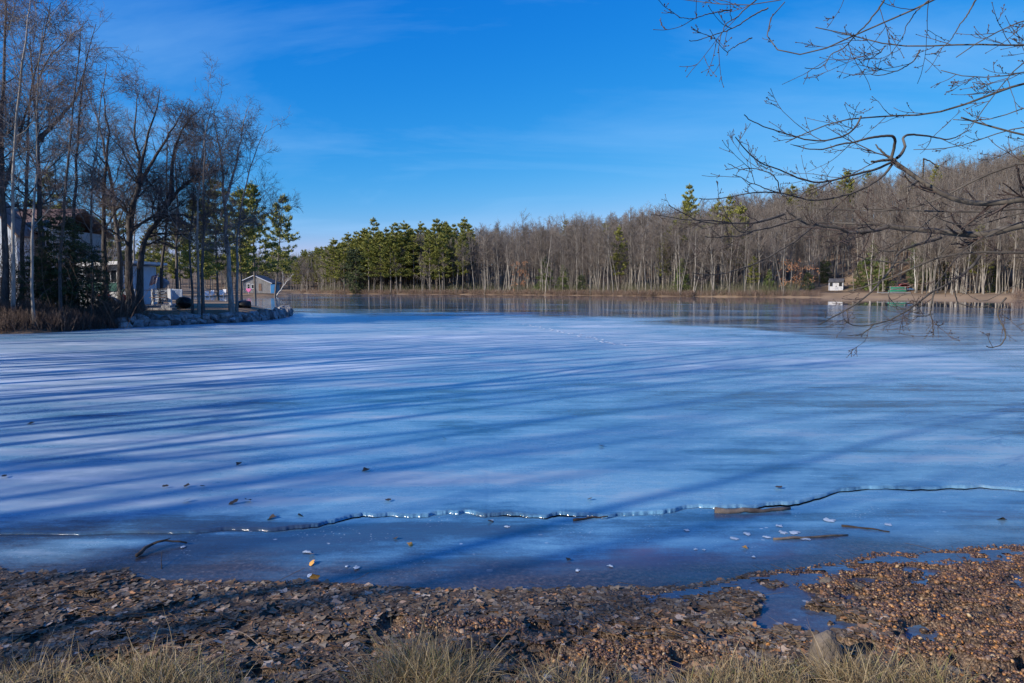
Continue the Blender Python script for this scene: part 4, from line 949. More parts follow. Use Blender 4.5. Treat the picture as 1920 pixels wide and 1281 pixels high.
# ------------------------------------------------------------------ big tree at the right: limbs hanging into the picture
rngR = np.random.default_rng(77)
TR = np.array([8.4, 7.4])                       # its trunk stands on the bank outside the frame
def crop1(L_): return [(1200 + x / 2.6667, y / 2.6667) for x, y in L_]
def crop2(L_): return [(1200 + x / 2.6667, 360 + y / 2.6667) for x, y in L_]
def limb3(px, y0, y1, to_trunk=None):
    n_ = len(px); ys_ = np.linspace(y0, y1, n_)
    P_ = [Pt(p_[0], p_[1], ys_[i]) for i, p_ in enumerate(px)]
    if to_trunk is not None:
        a = np.array(P_[0]); t_ = np.array([TR[0], TR[1], to_trunk])
        P_ = [tuple(t_), tuple(a + (t_ - a) * .55 + [0, 0, .1]), tuple(a + (t_ - a) * .2)] + P_
    return P_
LIMBS = [
 # (points, depth at start, depth at tip, trunk height or None, r0 px, r1 px, curl)
 (crop1([(1920, 985), (1850, 1000), (1780, 1022), (1700, 1028), (1600, 1012), (1530, 980), (1470, 935), (1400, 893), (1340, 845), (1275, 800)]), 6.2, 6.8, 2.7, 6.6, 3.0),
 (crop1([(1275, 800), (1240, 782), (1205, 750), (1182, 722)]), 6.8, 6.9, None, 2.6, .9),
 (crop1([(1275, 800), (1235, 800), (1200, 802), (1165, 812)]), 6.8, 6.7, None, 2.6, 1.6),
 (crop1([(1255, 792), (1272, 750), (1280, 715), (1285, 690), (1262, 675), (1210, 680), (1150, 690), (1080, 712), (1010, 722), (930, 742), (860, 740), (785, 720)]), 6.8, 6.3, None, 2.4, .6),
 (crop1([(1285, 790), (1318, 755), (1328, 720), (1312, 688), (1345, 664), (1410, 667), (1480, 678), (1540, 690), (1590, 672), (1650, 640)]), 6.8, 7.4, None, 2.4, .6),
 (crop1([(1268, 806), (1180, 850), (1080, 872), (980, 902), (890, 918), (800, 900), (700, 860), (620, 830), (560, 795), (518, 750), (492, 712), (483, 695)]), 6.8, 5.8, None, 1.9, .7),
 (crop1([(1268, 812), (1230, 870), (1160, 925), (1080, 962), (960, 992), (860, 1000), (760, 975), (690, 962), (560, 965), (440, 985), (340, 992), (300, 984)]), 6.8, 6.0, None, 1.9, .6),
 (crop1([(690, 962), (610, 935), (540, 915), (470, 885)]), 6.3, 6.1, None, .9, .5),
 (crop1([(700, 962), (690, 920), (650, 870), (560, 850), (500, 858), (440, 832)]), 6.3, 6.0, None, .9, .5),
 (crop1([(1920, 1118), (1860, 1135), (1800, 1162), (1750, 1178), (1640, 1178), (1560, 1165), (1480, 1152), (1400, 1150), (1310, 1142), (1240, 1135)]), 7.4, 7.9, 2.4, 7.2, 3.6),
 (crop1([(1240, 1135), (1180, 1152), (1110, 1158), (1040, 1160), (990, 1130), (900, 1120), (830, 1110), (790, 1085), (740, 1042)]), 7.9, 7.6, None, 3.0, 1.2),
 (crop1([(1240, 1135), (1150, 1118), (1050, 1116), (950, 1116), (850, 1112)]), 7.9, 8.2, None, 2.2, .9),
 (crop1([(800, 1092), (740, 1112), (660, 1142), (580, 1158), (500, 1168), (460, 1130), (430, 1080), (410, 1030)]), 7.6, 7.2, None, 1.5, .5),
 (crop1([(720, 1070), (660, 1090), (560, 1108), (440, 1112), (350, 1110), (270, 1090), (200, 1055), (145, 1020)]), 7.6, 7.0, None, 1.9, .6),
 (crop1([(560, 1160), (480, 1185), (400, 1190), (330, 1180)]), 7.3, 7.0, None, 1.0, .5),
 (crop1([(440, 1112), (330, 1105), (200, 1100), (50, 1080)]), 7.3, 6.8, None, 1.0, .5),
 (crop1([(1920, 700), (1860, 690), (1780, 662), (1700, 635), (1640, 615), (1590, 605)]), 5.6, 5.8, 3.6, 3.4, 1.2),
 (crop1([(1920, 400), (1850, 435), (1780, 470), (1700, 500), (1640, 525), (1560, 555), (1480, 572), (1400, 577), (1320, 575), (1220, 573), (1110, 580), (1000, 592), (940, 605), (890, 640), (840, 668), (800, 685), (740, 710)]), 5.4, 5.9, 4.2, 3.4, .7),
 (crop1([(1105, 582), (1080, 630), (1030, 675), (960, 695), (870, 697), (800, 685), (720, 660), (640, 635), (580, 610), (540, 590), (518, 570)]), 5.7, 5.2, None, 1.4, .7),
 (crop1([(1920, 232), (1850, 228), (1750, 222), (1650, 215), (1560, 222), (1480, 235), (1400, 243), (1300, 238), (1200, 228), (1120, 200), (1050, 180), (1000, 170), (940, 140), (870, 145)]), 5.2, 5.6, 4.9, 2.8, .7),
 (crop1([(1560, -60), (1480, 0), (1430, 30), (1390, 60), (1300, 95), (1220, 120), (1150, 135), (1080, 150), (1030, 190), (980, 235), (920, 270), (840, 295), (790, 315), (740, 328), (690, 318), (620, 285), (580, 245), (560, 200), (560, 150), (590, 100), (640, 50), (700, 20)]), 5.0, 5.5, 6.0, 2.4, .7),
 (crop1([(900, -60), (770, 0), (700, 25), (600, 45), (520, 52), (440, 50), (360, 35), (280, 15), (200, 5), (130, -6)]), 5.0, 5.4, 6.3, 2.0, .5),
 (crop1([(620, -30), (540, 40), (500, 90), (440, 130), (410, 190), (400, 260)]), 5.2, 5.0, None, 1.1, .5),
 (crop1([(460, 48), (400, 60), (330, 70), (250, 95), (180, 90)]), 5.2, 5.0, None, 1.0, .5),
 (crop1([(560, 190), (500, 215), (450, 250), (420, 275)]), 5.2, 5.1, None, .9, .5),
 (crop1([(640, 40), (560, 80), (480, 140), (380, 180), (300, 215), (255, 225)]), 5.3, 5.1, None, 1.1, .5),
 (crop1([(1250, -50), (1190, 40), (1140, 110), (1080, 170), (1010, 230), (950, 260), (940, 300), (890, 340), (820, 330)]), 5.2, 5.4, None, 1.4, .5),
 (crop1([(1920, 95), (1850, 130), (1780, 165), (1700, 200), (1640, 240), (1600, 290)]), 5.0, 5.3, 5.2, 2.2, .7),
 (crop1([(1920, 340), (1850, 370), (1780, 390), (1680, 400), (1600, 385), (1540, 370), (1500, 345)]), 5.0, 5.2, 4.4, 2.2, .6),
 (crop1([(1400, 250), (1370, 310), (1300, 350), (1220, 375), (1150, 372)]), 5.4, 5.3, None, 1.0, .5),
 (crop1([(1230, 230), (1200, 270), (1160, 300), (1095, 302)]), 5.5, 5.4, None, .9, .5),
 (crop1([(1720, -60), (1660, 50), (1600, 120), (1560, 200), (1500, 260)]), 5.0, 5.2, None, 1.4, .5),
 (crop1([(1480, -20), (1380, 60), (1360, 120), (1330, 200)]), 5.0, 5.2, None, 1.2, .5),
 (crop1([(1920, 520), (1840, 560), (1760, 600), (1680, 610), (1560, 590)]), 5.6, 6.0, 4.0, 1.8, .6),
 (crop1([(1920, 640), (1830, 650), (1720, 700), (1600, 745), (1500, 760), (1420, 745), (1360, 755)]), 6.0, 6.4, 3.5, 1.8, .5),
 (crop1([(1920, 280), (1870, 340), (1800, 420), (1730, 520), (1690, 590), (1640, 650)]), 5.0, 5.3, 4.6, 2.0, .6),
 (crop1([(1920, 710), (1850, 745), (1780, 800), (1730, 810)]), 6.0, 6.2, 3.3, 1.4, .5),
 (crop1([(1920, 800), (1850, 832), (1700, 885), (1600, 940), (1520, 985), (1440, 1015), (1350, 1040), (1250, 1052), (1160, 1052)]), 7.2, 7.8, 3.0, 3.2, .7),
 (crop1([(1920, 1040), (1820, 1060), (1700, 1064), (1560, 1060), (1430, 1058), (1300, 1052), (1160, 1045), (1080, 1048), (980, 1052), (880, 1040)]), 7.0, 7.6, 2.6, 2.2, .8),
 (crop1([(1920, 1060), (1830, 1085), (1740, 1120), (1640, 1150), (1540, 1120), (1400, 1060)]), 6.6, 7.0, 2.4, 1.8, .6),
 (crop1([(1415, 893), (1418, 850), (1430, 790), (1440, 800), (1470, 815), (1492, 845)]), 6.5, 6.5, None, 1.9, .6),
 (crop1([(1395, 905), (1360, 920), (1335, 930)]), 6.5, 6.4, None, 1.6, .9),
 (crop2([(1920, 300), (1810, 310), (1700, 300), (1600, 305), (1500, 322), (1420, 350), (1360, 385), (1300, 412), (1220, 440), (1150, 465), (1090, 488), (1040, 497)]), 6.4, 6.8, 2.0, 3.4, .7),
 (crop2([(1700, 318), (1680, 350), (1620, 405), (1540, 455), (1450, 502), (1390, 550), (1330, 598), (1250, 640), (1170, 666), (1100, 676), (1040, 670), (1012, 640)]), 6.5, 6.0, None, 2.2, .7),
 (crop2([(1165, 667), (1130, 700), (1100, 718), (1035, 726)]), 6.1, 6.0, None, 1.0, .6),
 (crop2([(1505, 228), (1440, 250), (1380, 265), (1290, 298), (1278, 345), (1245, 400), (1195, 460), (1130, 520), (1060, 575), (1000, 610), (950, 640), (890, 672)]), 7.6, 6.8, None, 2.4, .8),
 (crop2([(1290, 300), (1220, 296), (1180, 292)]), 7.4, 7.3, None, 1.4, .6),
 (crop2([(1040, 590), (1030, 630), (1015, 660), (975, 668)]), 6.9, 6.8, None, .8, .5),
 (crop2([(1472, 500), (1460, 560), (1458, 610), (1470, 660), (1478, 708)]), 6.3, 6.2, None, 1.3, .6),
 (crop2([(1465, 610), (1430, 622), (1375, 632)]), 6.3, 6.2, None, .7, .5),
 (crop2([(1830, 530), (1795, 560), (1785, 600), (1792, 645), (1812, 690), (1815, 730), (1790, 772), (1745, 790), (1720, 778)]), 6.2, 6.0, None, 1.4, .7),
 (crop2([(1565, 440), (1572, 500), (1580, 550), (1610, 567), (1690, 576), (1740, 568)]), 6.3, 6.2, None, 1.2, .5),
 (crop2([(1920, 440), (1830, 500), (1740, 560), (1680, 590), (1700, 545), (1680, 535)]), 6.2, 6.3, 1.9, 1.4, .5),
 (crop2([(1250, 480), (1240, 520), (1245, 570), (1290, 585)]), 6.3, 6.2, None, .9, .5),
 (crop2([(870, 170), (760, 258), (640, 330), (540, 375), (430, 403), (350, 410), (250, 396)]), 8.1, 7.4, None, 1.6, .5),
 (crop2([(1490, 110), (1380, 190), (1240, 270), (1130, 330)]), 7.4, 7.2, None, 1.4, .5),
 (crop2([(1480, 322), (1520, 280), (1590, 220), (1680, 110), (1800, 90), (1920, 20)][::-1]), 6.6, 6.6, 2.9, 1.6, .6),
 (crop2([(1130, 355), (1090, 335), (1160, 350), (1250, 352), (1340, 355)][::-1]), 7.0, 7.0, None, 1.2, .6),
 (crop2([(1920, 140), (1800, 200), (1700, 240), (1600, 300), (1540, 400), (1470, 490)]), 6.5, 6.4, 2.4, 1.8, .7),
]
limb_st = []
for pts, y0, y1, tz, r0, r1 in LIMBS:
    P_ = limb3(pts, y0, y1, tz)
    rs0, rs1 = r0 * 1.25 * y0 / F, r1 * 1.2 * y1 / F
    limb_st.append((P_, rs0 * (1.5 if tz is not None else 1), rs1, tz is not None))
NL_ = 40
PL = np.stack([resample(a[0], NL_) for a in limb_st])
uL = np.linspace(0, 1, NL_)
RL = np.stack([a[1] + (a[2] - a[1]) * uL ** (.8 if not a[3] else .75) for a in limb_st])
jit = np.cumsum(rngR.normal(size=PL.shape), axis=1) * .0022; jit -= jit[:, :1]; PL = PL + jit
trunkP = resample([(TR[0], TR[1], -.2), (TR[0] - .1, TR[1], 2.2), (TR[0] + .1, TR[1] + .1, 5), (TR[0], TR[1] + .3, 8), (TR[0] + .3, TR[1] + .2, 12)], NL_)[None]
trunkR = (.30 * (1 - .8 * uL))[None]
V, Q = tubes([(trunkP, trunkR)], [12]); tmR = mesh_np('overhanging_trunk', V, Q); tmR.materials.append(M['bark_branch'])
V, Q = tubes([(PL, RL)], [8]); lmR = mesh_np('overhanging_limbs', V, Q); lmR.materials.append(M['bark_branch'])
# side twigs with fat end buds, curving upward at their tips
Lr = np.linalg.norm(np.diff(PL, axis=1), axis=2).sum(1)
g1 = grow(rngR, PL, RL, 9.5, (.10, .99), (.45, 1.0), 1.0, .50, 10, wob=.085, up=.05, rmin=.0028, lmin=.08, taper=.55, absl=.74, drop=.7)
g2 = grow(rngR, g1[0], g1[1], 3.2, (.1, .9), (.5, 1.0), .46, .7, 7, wob=.09, up=.06, rmin=.0024, lmin=.05, taper=.3)
g3 = grow(rngR, g2[0], g2[1], .9, (.2, .9), (.5, 1.0), .45, .8, 4, wob=.1, up=.08, rmin=.0020, lmin=.03, taper=.3)
V1, Q1 = tubes([g1, g2, g3], [5, 4, 3])
# buds: short spindles at the twig tips and knuckles along them
def buds(groups, rng, k):
    C = []; D = []
    for P_, R_ in groups:
        C.append(P_[:, -1]); D.append(P_[:, -1] - P_[:, -2])
        i = rng.integers(1, P_.shape[1] - 1, P_.shape[0]); ar = np.arange(P_.shape[0])
        C.append(P_[ar, i]); D.append(rng.normal(size=(P_.shape[0], 3)) * .5 + [0, 0, .6])
    C = np.concatenate(C); D = np.concatenate(D); D /= np.linalg.norm(D, axis=1)[:, None] + 1e-9
    Lb = rng.uniform(.007, .015, len(C))
    P = C[:, None] + D[:, None] * np.array([0, .35, .7, 1])[None, :, None] * Lb[:, None, None]
    Rr_ = np.array([.18, .34, .26, .02])[None] * Lb[:, None]
    return P, Rr_
bd = buds([g1, g2, g3], rngR, 0)
V2, Q2 = tubes([bd], [5])
cmR = mesh_np('overhanging_twigs', np.concatenate([V1, V2]), np.concatenate([Q1, Q2 + len(V1)])); cmR.materials.append(M['twig_branch'])
place('bare_tree', [('trunk', tmR), ('limbs', lmR), ('twigs', cmR)], (0, 0, 0), 0, 1, 'big bare tree whose budded branches hang into the photo from the right')

# ------------------------------------------------------------------ foreground litter
rngG = np.random.default_rng(404)
def hn(x, y): return HN(np.atleast_1d(x), np.atleast_1d(y))
def rot_mats(rng, n_, tilt):
    a = rng.uniform(0, 2 * math.pi, n_); tx = rng.normal(size=n_) * tilt; ty = rng.normal(size=n_) * tilt
    ca, sa = np.cos(a), np.sin(a); Rz = np.zeros((n_, 3, 3)); Rz[:, 0, 0] = ca; Rz[:, 0, 1] = -sa; Rz[:, 1, 0] = sa; Rz[:, 1, 1] = ca; Rz[:, 2, 2] = 1
    Rx = np.zeros((n_, 3, 3)); Rx[:, 0, 0] = 1; Rx[:, 1, 1] = np.cos(tx); Rx[:, 1, 2] = -np.sin(tx); Rx[:, 2, 1] = np.sin(tx); Rx[:, 2, 2] = np.cos(tx)
    Ry = np.zeros((n_, 3, 3)); Ry[:, 1, 1] = 1; Ry[:, 0, 0] = np.cos(ty); Ry[:, 0, 2] = np.sin(ty); Ry[:, 2, 0] = -np.sin(ty); Ry[:, 2, 2] = np.cos(ty)
    return Ry @ Rx @ Rz
def leaf_template(k, rng):
    # lobed leaf outline with a folded midrib, curled
    n_ = 5; t_ = np.linspace(0, 1, n_)
    w = np.sin(np.pi * (t_ * .92 + .04)) ** .8 * (.34 + .10 * (k % 2)); w[1:-1] *= np.where(np.arange(n_ - 2) % 2 == (k % 2), 1.25, .72)
    cup = rng.uniform(-.12, .28); tw = rng.uniform(-.2, .3)
    V = []
    for i in range(n_):
        zc_ = tw * (t_[i] - .5) ** 2 * 2
        V += [(t_[i] - .5, -w[i], zc_ + cup * w[i] * 1.6), (t_[i] - .5, 0, zc_), (t_[i] - .5, w[i], zc_ + cup * w[i] * 1.6)]
    Q = []
    for i in range(n_ - 1):
        a = i * 3; Q += [(a, a + 1, a + 4, a + 3), (a + 1, a + 2, a + 5, a + 4)]
    return np.array(V), np.array(Q)
LT = [leaf_template(k, rngG) for k in range(6)]
def scatter(templates, xy, z, size, tilt, rng, name, mat, lift=.0, zscale=1.0):
    Vs = []; Qs = []; off = 0; n_ = len(xy); which = rng.integers(0, len(templates), n_); quad = templates[0][1].shape[1] == 4
    for k, (tv, tq) in enumerate(templates):
        m_ = which == k; c = m_.sum()
        if c == 0: continue
        Rm_ = rot_mats(rng, c, tilt); v = np.einsum('nij,vj->nvi', Rm_, tv * [1, 1, zscale]) * size[m_][:, None, None]
        v[:, :, 0] += xy[m_, 0][:, None]; v[:, :, 1] += xy[m_, 1][:, None]; v[:, :, 2] += (z[m_] + lift)[:, None]
        Vs.append(v.reshape(-1, 3)); Qs.append((tq[None] + (np.arange(c) * len(tv))[:, None, None] + off).reshape(-1, tq.shape[1])); off += c * len(tv)
    V = np.concatenate(Vs); Q = np.concatenate(Qs)
    me_ = mesh_np(name, V, Q if quad else None, None if quad else Q, smooth=not quad or True)
    return me_
M['leaf'] = mat_ramp('leaf_litter', [(0, (.06, .042, .028)), (.3, (.09, .060, .037)), (.6, (.155, .117, .078)), (.85, (.23, .192, .147)), (.93, (.34, .15, .05)), (1, (.40, .35, .29))], noise=.45, nscale=60, rough=.75)
M['leaf_one'] = mat_ramp('single_leaf', [(0, (.12, .09, .07)), (.35, (.22, .18, .14)), (.65, (.30, .275, .25)), (.85, (.40, .38, .36)), (1, (.34, .19, .08))], noise=.4, nscale=60, rough=.7, instance=True)
M['pebble'] = mat_ramp('pebble', [(0, (.035, .020, .013)), (.35, (.10, .050, .026)), (.6, (.17, .082, .036)), (.82, (.22, .135, .078)), (.95, (.42, .18, .04)), (1, (.48, .36, .20))], noise=.3, nscale=50, rough=.45, spec=.5)
M['pebble_one'] = mat_ramp('single_pebble', [(0, (.05, .035, .025)), (.4, (.13, .075, .045)), (.7, (.20, .13, .085)), (.9, (.34, .17, .06)), (1, (.34, .28, .21))], noise=.3, nscale=50, rough=.45, spec=.5, instance=True)
def shore_s(x, y): return np.interp(x, SHX2, SHY2) - y
def peb_zone(x, y):
    px, py = to_px(x, y, .06)
    z_ = sstep(1300, 1500, px) * sstep(1200, 1130, py + (px - 1700) * -.3)
    z_ = np.maximum(z_, sstep(1560, 1720, px))
    z_ = np.maximum(z_, np.exp(-((px - 900) / 260) ** 2 - ((py - 1180) / 22) ** 2)); z_ = np.maximum(z_, np.exp(-((px - 1150) / 300) ** 2 - ((py - 1235) / 40) ** 2))
    z_ = np.maximum(z_, .8 * np.exp(-((px - 1300) / 120) ** 2 - ((py - 1100) / 10) ** 2))
    return z_ + (fbm(x * 4, y * 7, 3, 55) - .5) * .7
n_ = 85000
x = rngG.uniform(-4.2, 4.6, n_); y = rngG.uniform(2.5, 5.3, n_); sl_ = shore_s(x, y)
k_ = (sl_ > .02) & (peb_zone(x, y) < .48 + .25 * rngG.random(n_)) & (sstep(.1, .3, pud_mask(x, y)) < .5) & (np.abs(x) < .80 * y + .1)
x, y, sl_ = x[k_], y[k_], sl_[k_]
size = .018 + .060 * rngG.random(len(x)) ** 2.4
z = hn(x, y)
order = np.argsort(-size / y); big = order[:280]; rest = order[280:]
me_ = scatter(LT, np.c_[x, y][rest], z[rest], size[rest], .15, rngG, 'leaf_litter', M['leaf'], lift=.006)
tag(link('leaf_litter', me_, M['leaf'], parent=shore), 'matted grey brown leaves covering the near bank', kind='stuff')
LM_ = []
for tv, tq in LT:
    m_ = mesh_np('leaf', tv, tq); m_.materials.append(M['leaf_one']); LM_.append(m_)
for i in big:
    o = bpy.data.objects.new('leaf', LM_[rngG.integers(6)]); COL.objects.link(o); o.parent = shore
    o.location = (x[i], y[i], z[i] + .014); o.scale = (size[i],) * 3; o.rotation_euler = (rngG.normal() * .22, rngG.normal() * .22, rngG.uniform(0, 6.28))
# pebbles
def rock_template(rng, sub=1, flat=.6, ang=.25):
    import bmesh
    bm = bmesh.new(); bmesh.ops.create_icosphere(bm, subdivisions=sub, radius=.5)
    v = np.array([q_.co[:] for q_ in bm.verts]); f = np.array([[w_.index for w_ in q_.verts] for q_ in bm.faces]); bm.free()
    d = rng.normal(size=3); v = v * (1 + ang * rng.normal(size=(len(v), 1)) * .5); v = v * [1, rng.uniform(.6, .9), flat * rng.uniform(.7, 1.1)]
    return v, f
RT = [rock_template(rngG) for _ in range(8)]
n_ = 110000
x = rngG.uniform(-2.5, 4.7, n_); y = rngG.uniform(2.5, 5.5, n_); sl_ = shore_s(x, y)
pz = peb_zone(x, y); k_ = (sl_ > -.10 + .2 * rngG.random(n_)) & (pz > .15 + .40 * rngG.random(n_)) & (np.abs(x) < .80 * y + .1)
pmk = pud_mask(x, y); k_ &= (pmk < .02) | (rngG.random(n_) < .30 * (pmk < .3) + .05)
x, y, sl_ = x[k_], y[k_], sl_[k_]; z = hn(x, y)
size = rngG.uniform(.010, .028, len(x)) * np.where(rngG.random(len(x)) < .05, 1.8, 1)
order = np.argsort(-size / y); big = order[:240]; rest = order[240:]
me_ = scatter(RT, np.c_[x, y][rest], z[rest], size[rest], .4, rngG, 'pebbles', M['pebble'], lift=.004)
tag(link('pebble_bed', me_, M['pebble'], parent=shore), 'wet brown and orange pebbles on the near bank', kind='stuff')
PM_ = []
for tv, tq in RT:
    m_ = mesh_np('pebble', tv, None, tq); m_.materials.append(M['pebble_one']); PM_.append(m_)
for i in big:
    o = bpy.data.objects.new('pebble', PM_[rngG.integers(8)]); COL.objects.link(o); o.parent = shore
    o.location = (x[i], y[i], z[i] + .006); o.scale = (size[i],) * 3; o.rotation_euler = (rngG.normal() * .4, rngG.normal() * .4, rngG.uniform(0, 6.28))
# pine straw and twigs
def strands(name, n_, L0, L1, w, mat, lab, region, tilt=.05, lift=.01, rng=rngG, seg=4, bend=.25):
    x, y = region(n_); z = hn(x, y) + lift; n_ = len(x)
    a = rng.uniform(0, 6.28, n_); L = rng.uniform(L0, L1, n_)
    P = np.empty((n_, seg, 3)); d = np.stack([np.cos(a), np.sin(a) * .7, np.abs(rng.normal(size=n_)) * tilt], 1); p = np.stack([x, y, z], 1); P[:, 0] = p
    for j in range(1, seg):
        d = d + rng.normal(size=(n_, 3)) * [bend, bend, .04]; d /= np.linalg.norm(d, axis=1)[:, None]; p = p + d * (L / (seg - 1))[:, None]; P[:, j] = p
    P[:, :, 2] = np.maximum(P[:, :, 2], hn(P[:, :, 0].ravel(), P[:, :, 1].ravel()).reshape(n_, seg) + .004)
    V, Q = tubes([(P, np.ones((n_, seg)) * w * rng.uniform(.5, 1.3, (n_, 1)))], [3])
    return tag(link(name, mesh_np(name, V, Q), M[mat], parent=shore), lab, kind='stuff')
M['straw'] = mat_ramp('straw', [(0, (.16, .075, .03)), (.6, (.30, .17, .075)), (1, (.42, .30, .17))], noise=.2)
M['stick'] = mat_ramp('stick', [(0, (.035, .025, .02)), (1, (.14, .10, .075))], noise=.3)
def reg_straw(n_):
    x = rngG.uniform(-4, 4.4, n_ * 3); y = rngG.uniform(2.5, 4.4, n_ * 3); k_ = (fbm(x * 1.5, y * 5, 3, 66) > .52) & (shore_s(x, y) > .25) & (x < 1.6); return x[k_][:n_], y[k_][:n_]
strands('pine_straw', 2600, .05, .14, .0011, 'straw', 'rusty pine straw strewn over the leaves', reg_straw)
def reg_all(n_):
    x = rngG.uniform(-4.2, 4.6, n_ * 2); y = rngG.uniform(2.5, 5.2, n_ * 2); k_ = (shore_s(x, y) > .03) & (pud_mask(x, y) < 0); return x[k_][:n_], y[k_][:n_]
strands('twig_litter', 700, .06, .28, .0022, 'stick', 'small dark twigs lying on the near bank', reg_all, tilt=.1)
# dead grass in front
M['grass'] = mat_ramp('dead_grass', [(0, (.17, .115, .055)), (.4, (.34, .25, .13)), (.78, (.50, .39, .23)), (.9, (.17, .19, .045)), (1, (.60, .50, .34))], noise=.15, rough=.6, trans=.25)
def grass(name, tufts, lab):
    Ps = []; Ws = []
    for px, py, nb, ht, sprd in tufts:
        nb = int(nb * 1.3); py -= 14
        cx, cy = G(px, py, .12)
        r_ = rngG.normal(size=(nb, 2)) * [sprd, .09]
        x = cx + r_[:, 0]; y = cy + r_[:, 1]; z = hn(x, y) - .01
        d = np.c_[r_[:, 0] / sprd * .35 + rngG.normal(size=nb) * .38, rngG.normal(size=nb) * .40, np.ones(nb)]; d /= np.linalg.norm(d, axis=1)[:, None]
        L = 1.12 * ht * rngG.uniform(.25, 1.0, nb) ** 1.0 * np.where(rngG.random(nb) < .05, 1.5, 1); S_ = 6
        P = np.empty((nb, S_, 3)); p = np.c_[x, y, z]; P[:, 0] = p; g_ = rngG.uniform(.04, .42, nb)
        for j in range(1, S_):
            d[:, 2] -= g_; d += rngG.normal(size=(nb, 3)) * .06; d /= np.linalg.norm(d, axis=1)[:, None]; p = p + d * (L / (S_ - 1))[:, None]; P[:, j] = p
        P[:, :, 2] = np.maximum(P[:, :, 2], z[:, None] + .01)
        Ps.append(P); Ws.append(np.ones((nb, 1)) * np.array([[1, .9, .75, .6, .4, .12]]) * .0021 * rngG.uniform(.6, 1.3, (nb, 1)))
    P = np.concatenate(Ps); Wd = np.concatenate(Ws); n_, S_, _ = P.shape
    sd = rngG.normal(size=(n_, 3)) * [1, .4, .2]; sd /= np.linalg.norm(sd, axis=1)[:, None]
    V = np.stack([P - sd[:, None] * Wd[..., None], P + sd[:, None] * Wd[..., None]], 2).reshape(-1, 3)
    b_ = (np.arange(n_) * S_ * 2)[:, None] + np.arange(S_ - 1)[None] * 2
    Q = np.stack([b_, b_ + 1, b_ + 3, b_ + 2], -1).reshape(-1, 4)
    return tag(link(name, mesh_np(name, V, Q), M['grass']), lab, kind='stuff')
T_ = [(-20, 1300, 260, .16, .18), (60, 1290, 300, .17, .18), (130, 1310, 260, .15, .15), (225, 1300, 420, .17, .10), (290, 1290, 560, .20, .12), (345, 1305, 300, .15, .10), (420, 1318, 120, .16, .14), (470, 1320, 80, .20, .12),
      (720, 1300, 420, .18, .09), (775, 1285, 560, .27, .08), (830, 1285, 560, .27, .08), (885, 1300, 380, .17, .08), (960, 1325, 60, .22, .08), (1040, 1315, 240, .15, .12), (1100, 1310, 280, .16, .12), (1180, 1320, 160, .15, .10),
      (1250, 1325, 140, .14, .12), (1340, 1310, 360, .17, .12), (1400, 1300, 420, .18, .12), (1470, 1300, 380, .16, .12), (1540, 1305, 380, .17, .12), (1590, 1295, 420, .22, .10), (1650, 1300, 400, .19, .12), (1720, 1310, 320, .16, .12), (1790, 1325, 150, .14, .12)]
PYO = 0
grass('dead_grass', T_, 'dry straw coloured grass tufts along the bottom of the photo')
def reg_thin(n_):
    x = rngG.uniform(-3, 3, n_); y = rngG.uniform(2.6, 3.5, n_); return x, y

# ------------------------------------------------------------------ things on the ice and the bank
# curved branch frozen in at the left, driftwood along the crack, twigs
def stick(pxs_, w, lab, z=.02, mat='stick_one', cat='stick', name='stick', forks=()):
    pts = [G(a, b_, z) for a, b_, *q in pxs_]; zz = [z + (q[2] if len(q) > 2 else 0) for q in pxs_]
    b0 = Vector((pts[0][0], pts[0][1], 0))
    mb = MB(); P_ = resample([(p[0] - b0.x, p[1] - b0.y, h_) for p, h_ in zip(pts, zz)], 9)
    P_[1:-1] += rngG.normal(size=P_[1:-1].shape) * w * .25
    mb.tube(P_, [w * (1 - .55 * i / 8) * rngG.uniform(.85, 1.15) for i in range(9)], 6)
    for (i, dx, dy, dz) in forks:
        a = P_[i]; mb.tube([a, a + np.array([dx * .5, dy * .5, dz * .6]), a + np.array([dx, dy, dz])], [w * .5, w * .35, w * .2], 5)
    o = mb.build(name, M[mat], smooth=True); o.location = b0
    return tag(o, lab, cat)
M['stick_one'] = mat_noise('stick_one', (.03, .022, .018), (.10, .07, .05), 12, bump=.5, bscale=60, bdist=.004, vary=.2)
M['driftwood'] = mat_noise('driftwood', (.09, .065, .05), (.24, .19, .15), 14, bump=.6, bscale=70, bdist=.005, vary=.1)
stick([(256, 1042, 0), (275, 1030, .02), (300, 1021, .035), (325, 1018, .02), (350, 1018, 0)], .014, 'dark curved branch frozen into the ice at the left shore', forks=((3, .12, .05, .03),))
stick([(1340, 957), (1380, 958), (1430, 956), (1482, 953)], .030, 'long flat piece of driftwood lying along the crack', mat='driftwood', z=.022)
stick([(1075, 975), (1110, 970), (1140, 968)], .012, 'short brown stick beside the crack left of the driftwood', z=.015)
stick([(1450, 1011), (1500, 1009), (1545, 1006), (1590, 1003)], .012, 'brown stick frozen in clear ice near the right shore', mat='driftwood', z=.012)
stick([(1578, 986), (1620, 990), (1668, 997)], .010, 'thin dark stick on the ice with a white bubble beside it', z=.012)
stick([(303, 1068, 0), (303, 1058, .03), (304, 1049, .06)], .004, 'short reed stub standing up through the thin ice', z=.0, cat='reed')
stick([(88, 1122), (120, 1108), (165, 1094), (210, 1083)], .020, 'thick dark stick on the leaves at the left waterline', z=.06, forks=((4, -.05, -.08, .03), (6, .10, .02, .02)))
stick([(222, 1122), (250, 1116), (280, 1110)], .008, 'slim dark twig right of the thick stick', z=.07)
stick([(230, 1152), (280, 1149), (320, 1143)], .006, 'slender twig lying flat among the left leaves', z=.10)
stick([(1020, 1202), (1050, 1196), (1080, 1192)], .008, 'dark broken twig between two pebble patches', z=.10)
stick([(430, 1180, .0), (455, 1190, .02), (480, 1222, .05), (508, 1250, .06)][::-1], .003, 'long bent straw stalk over the leaves', z=.13, mat='driftwood', cat='stalk')
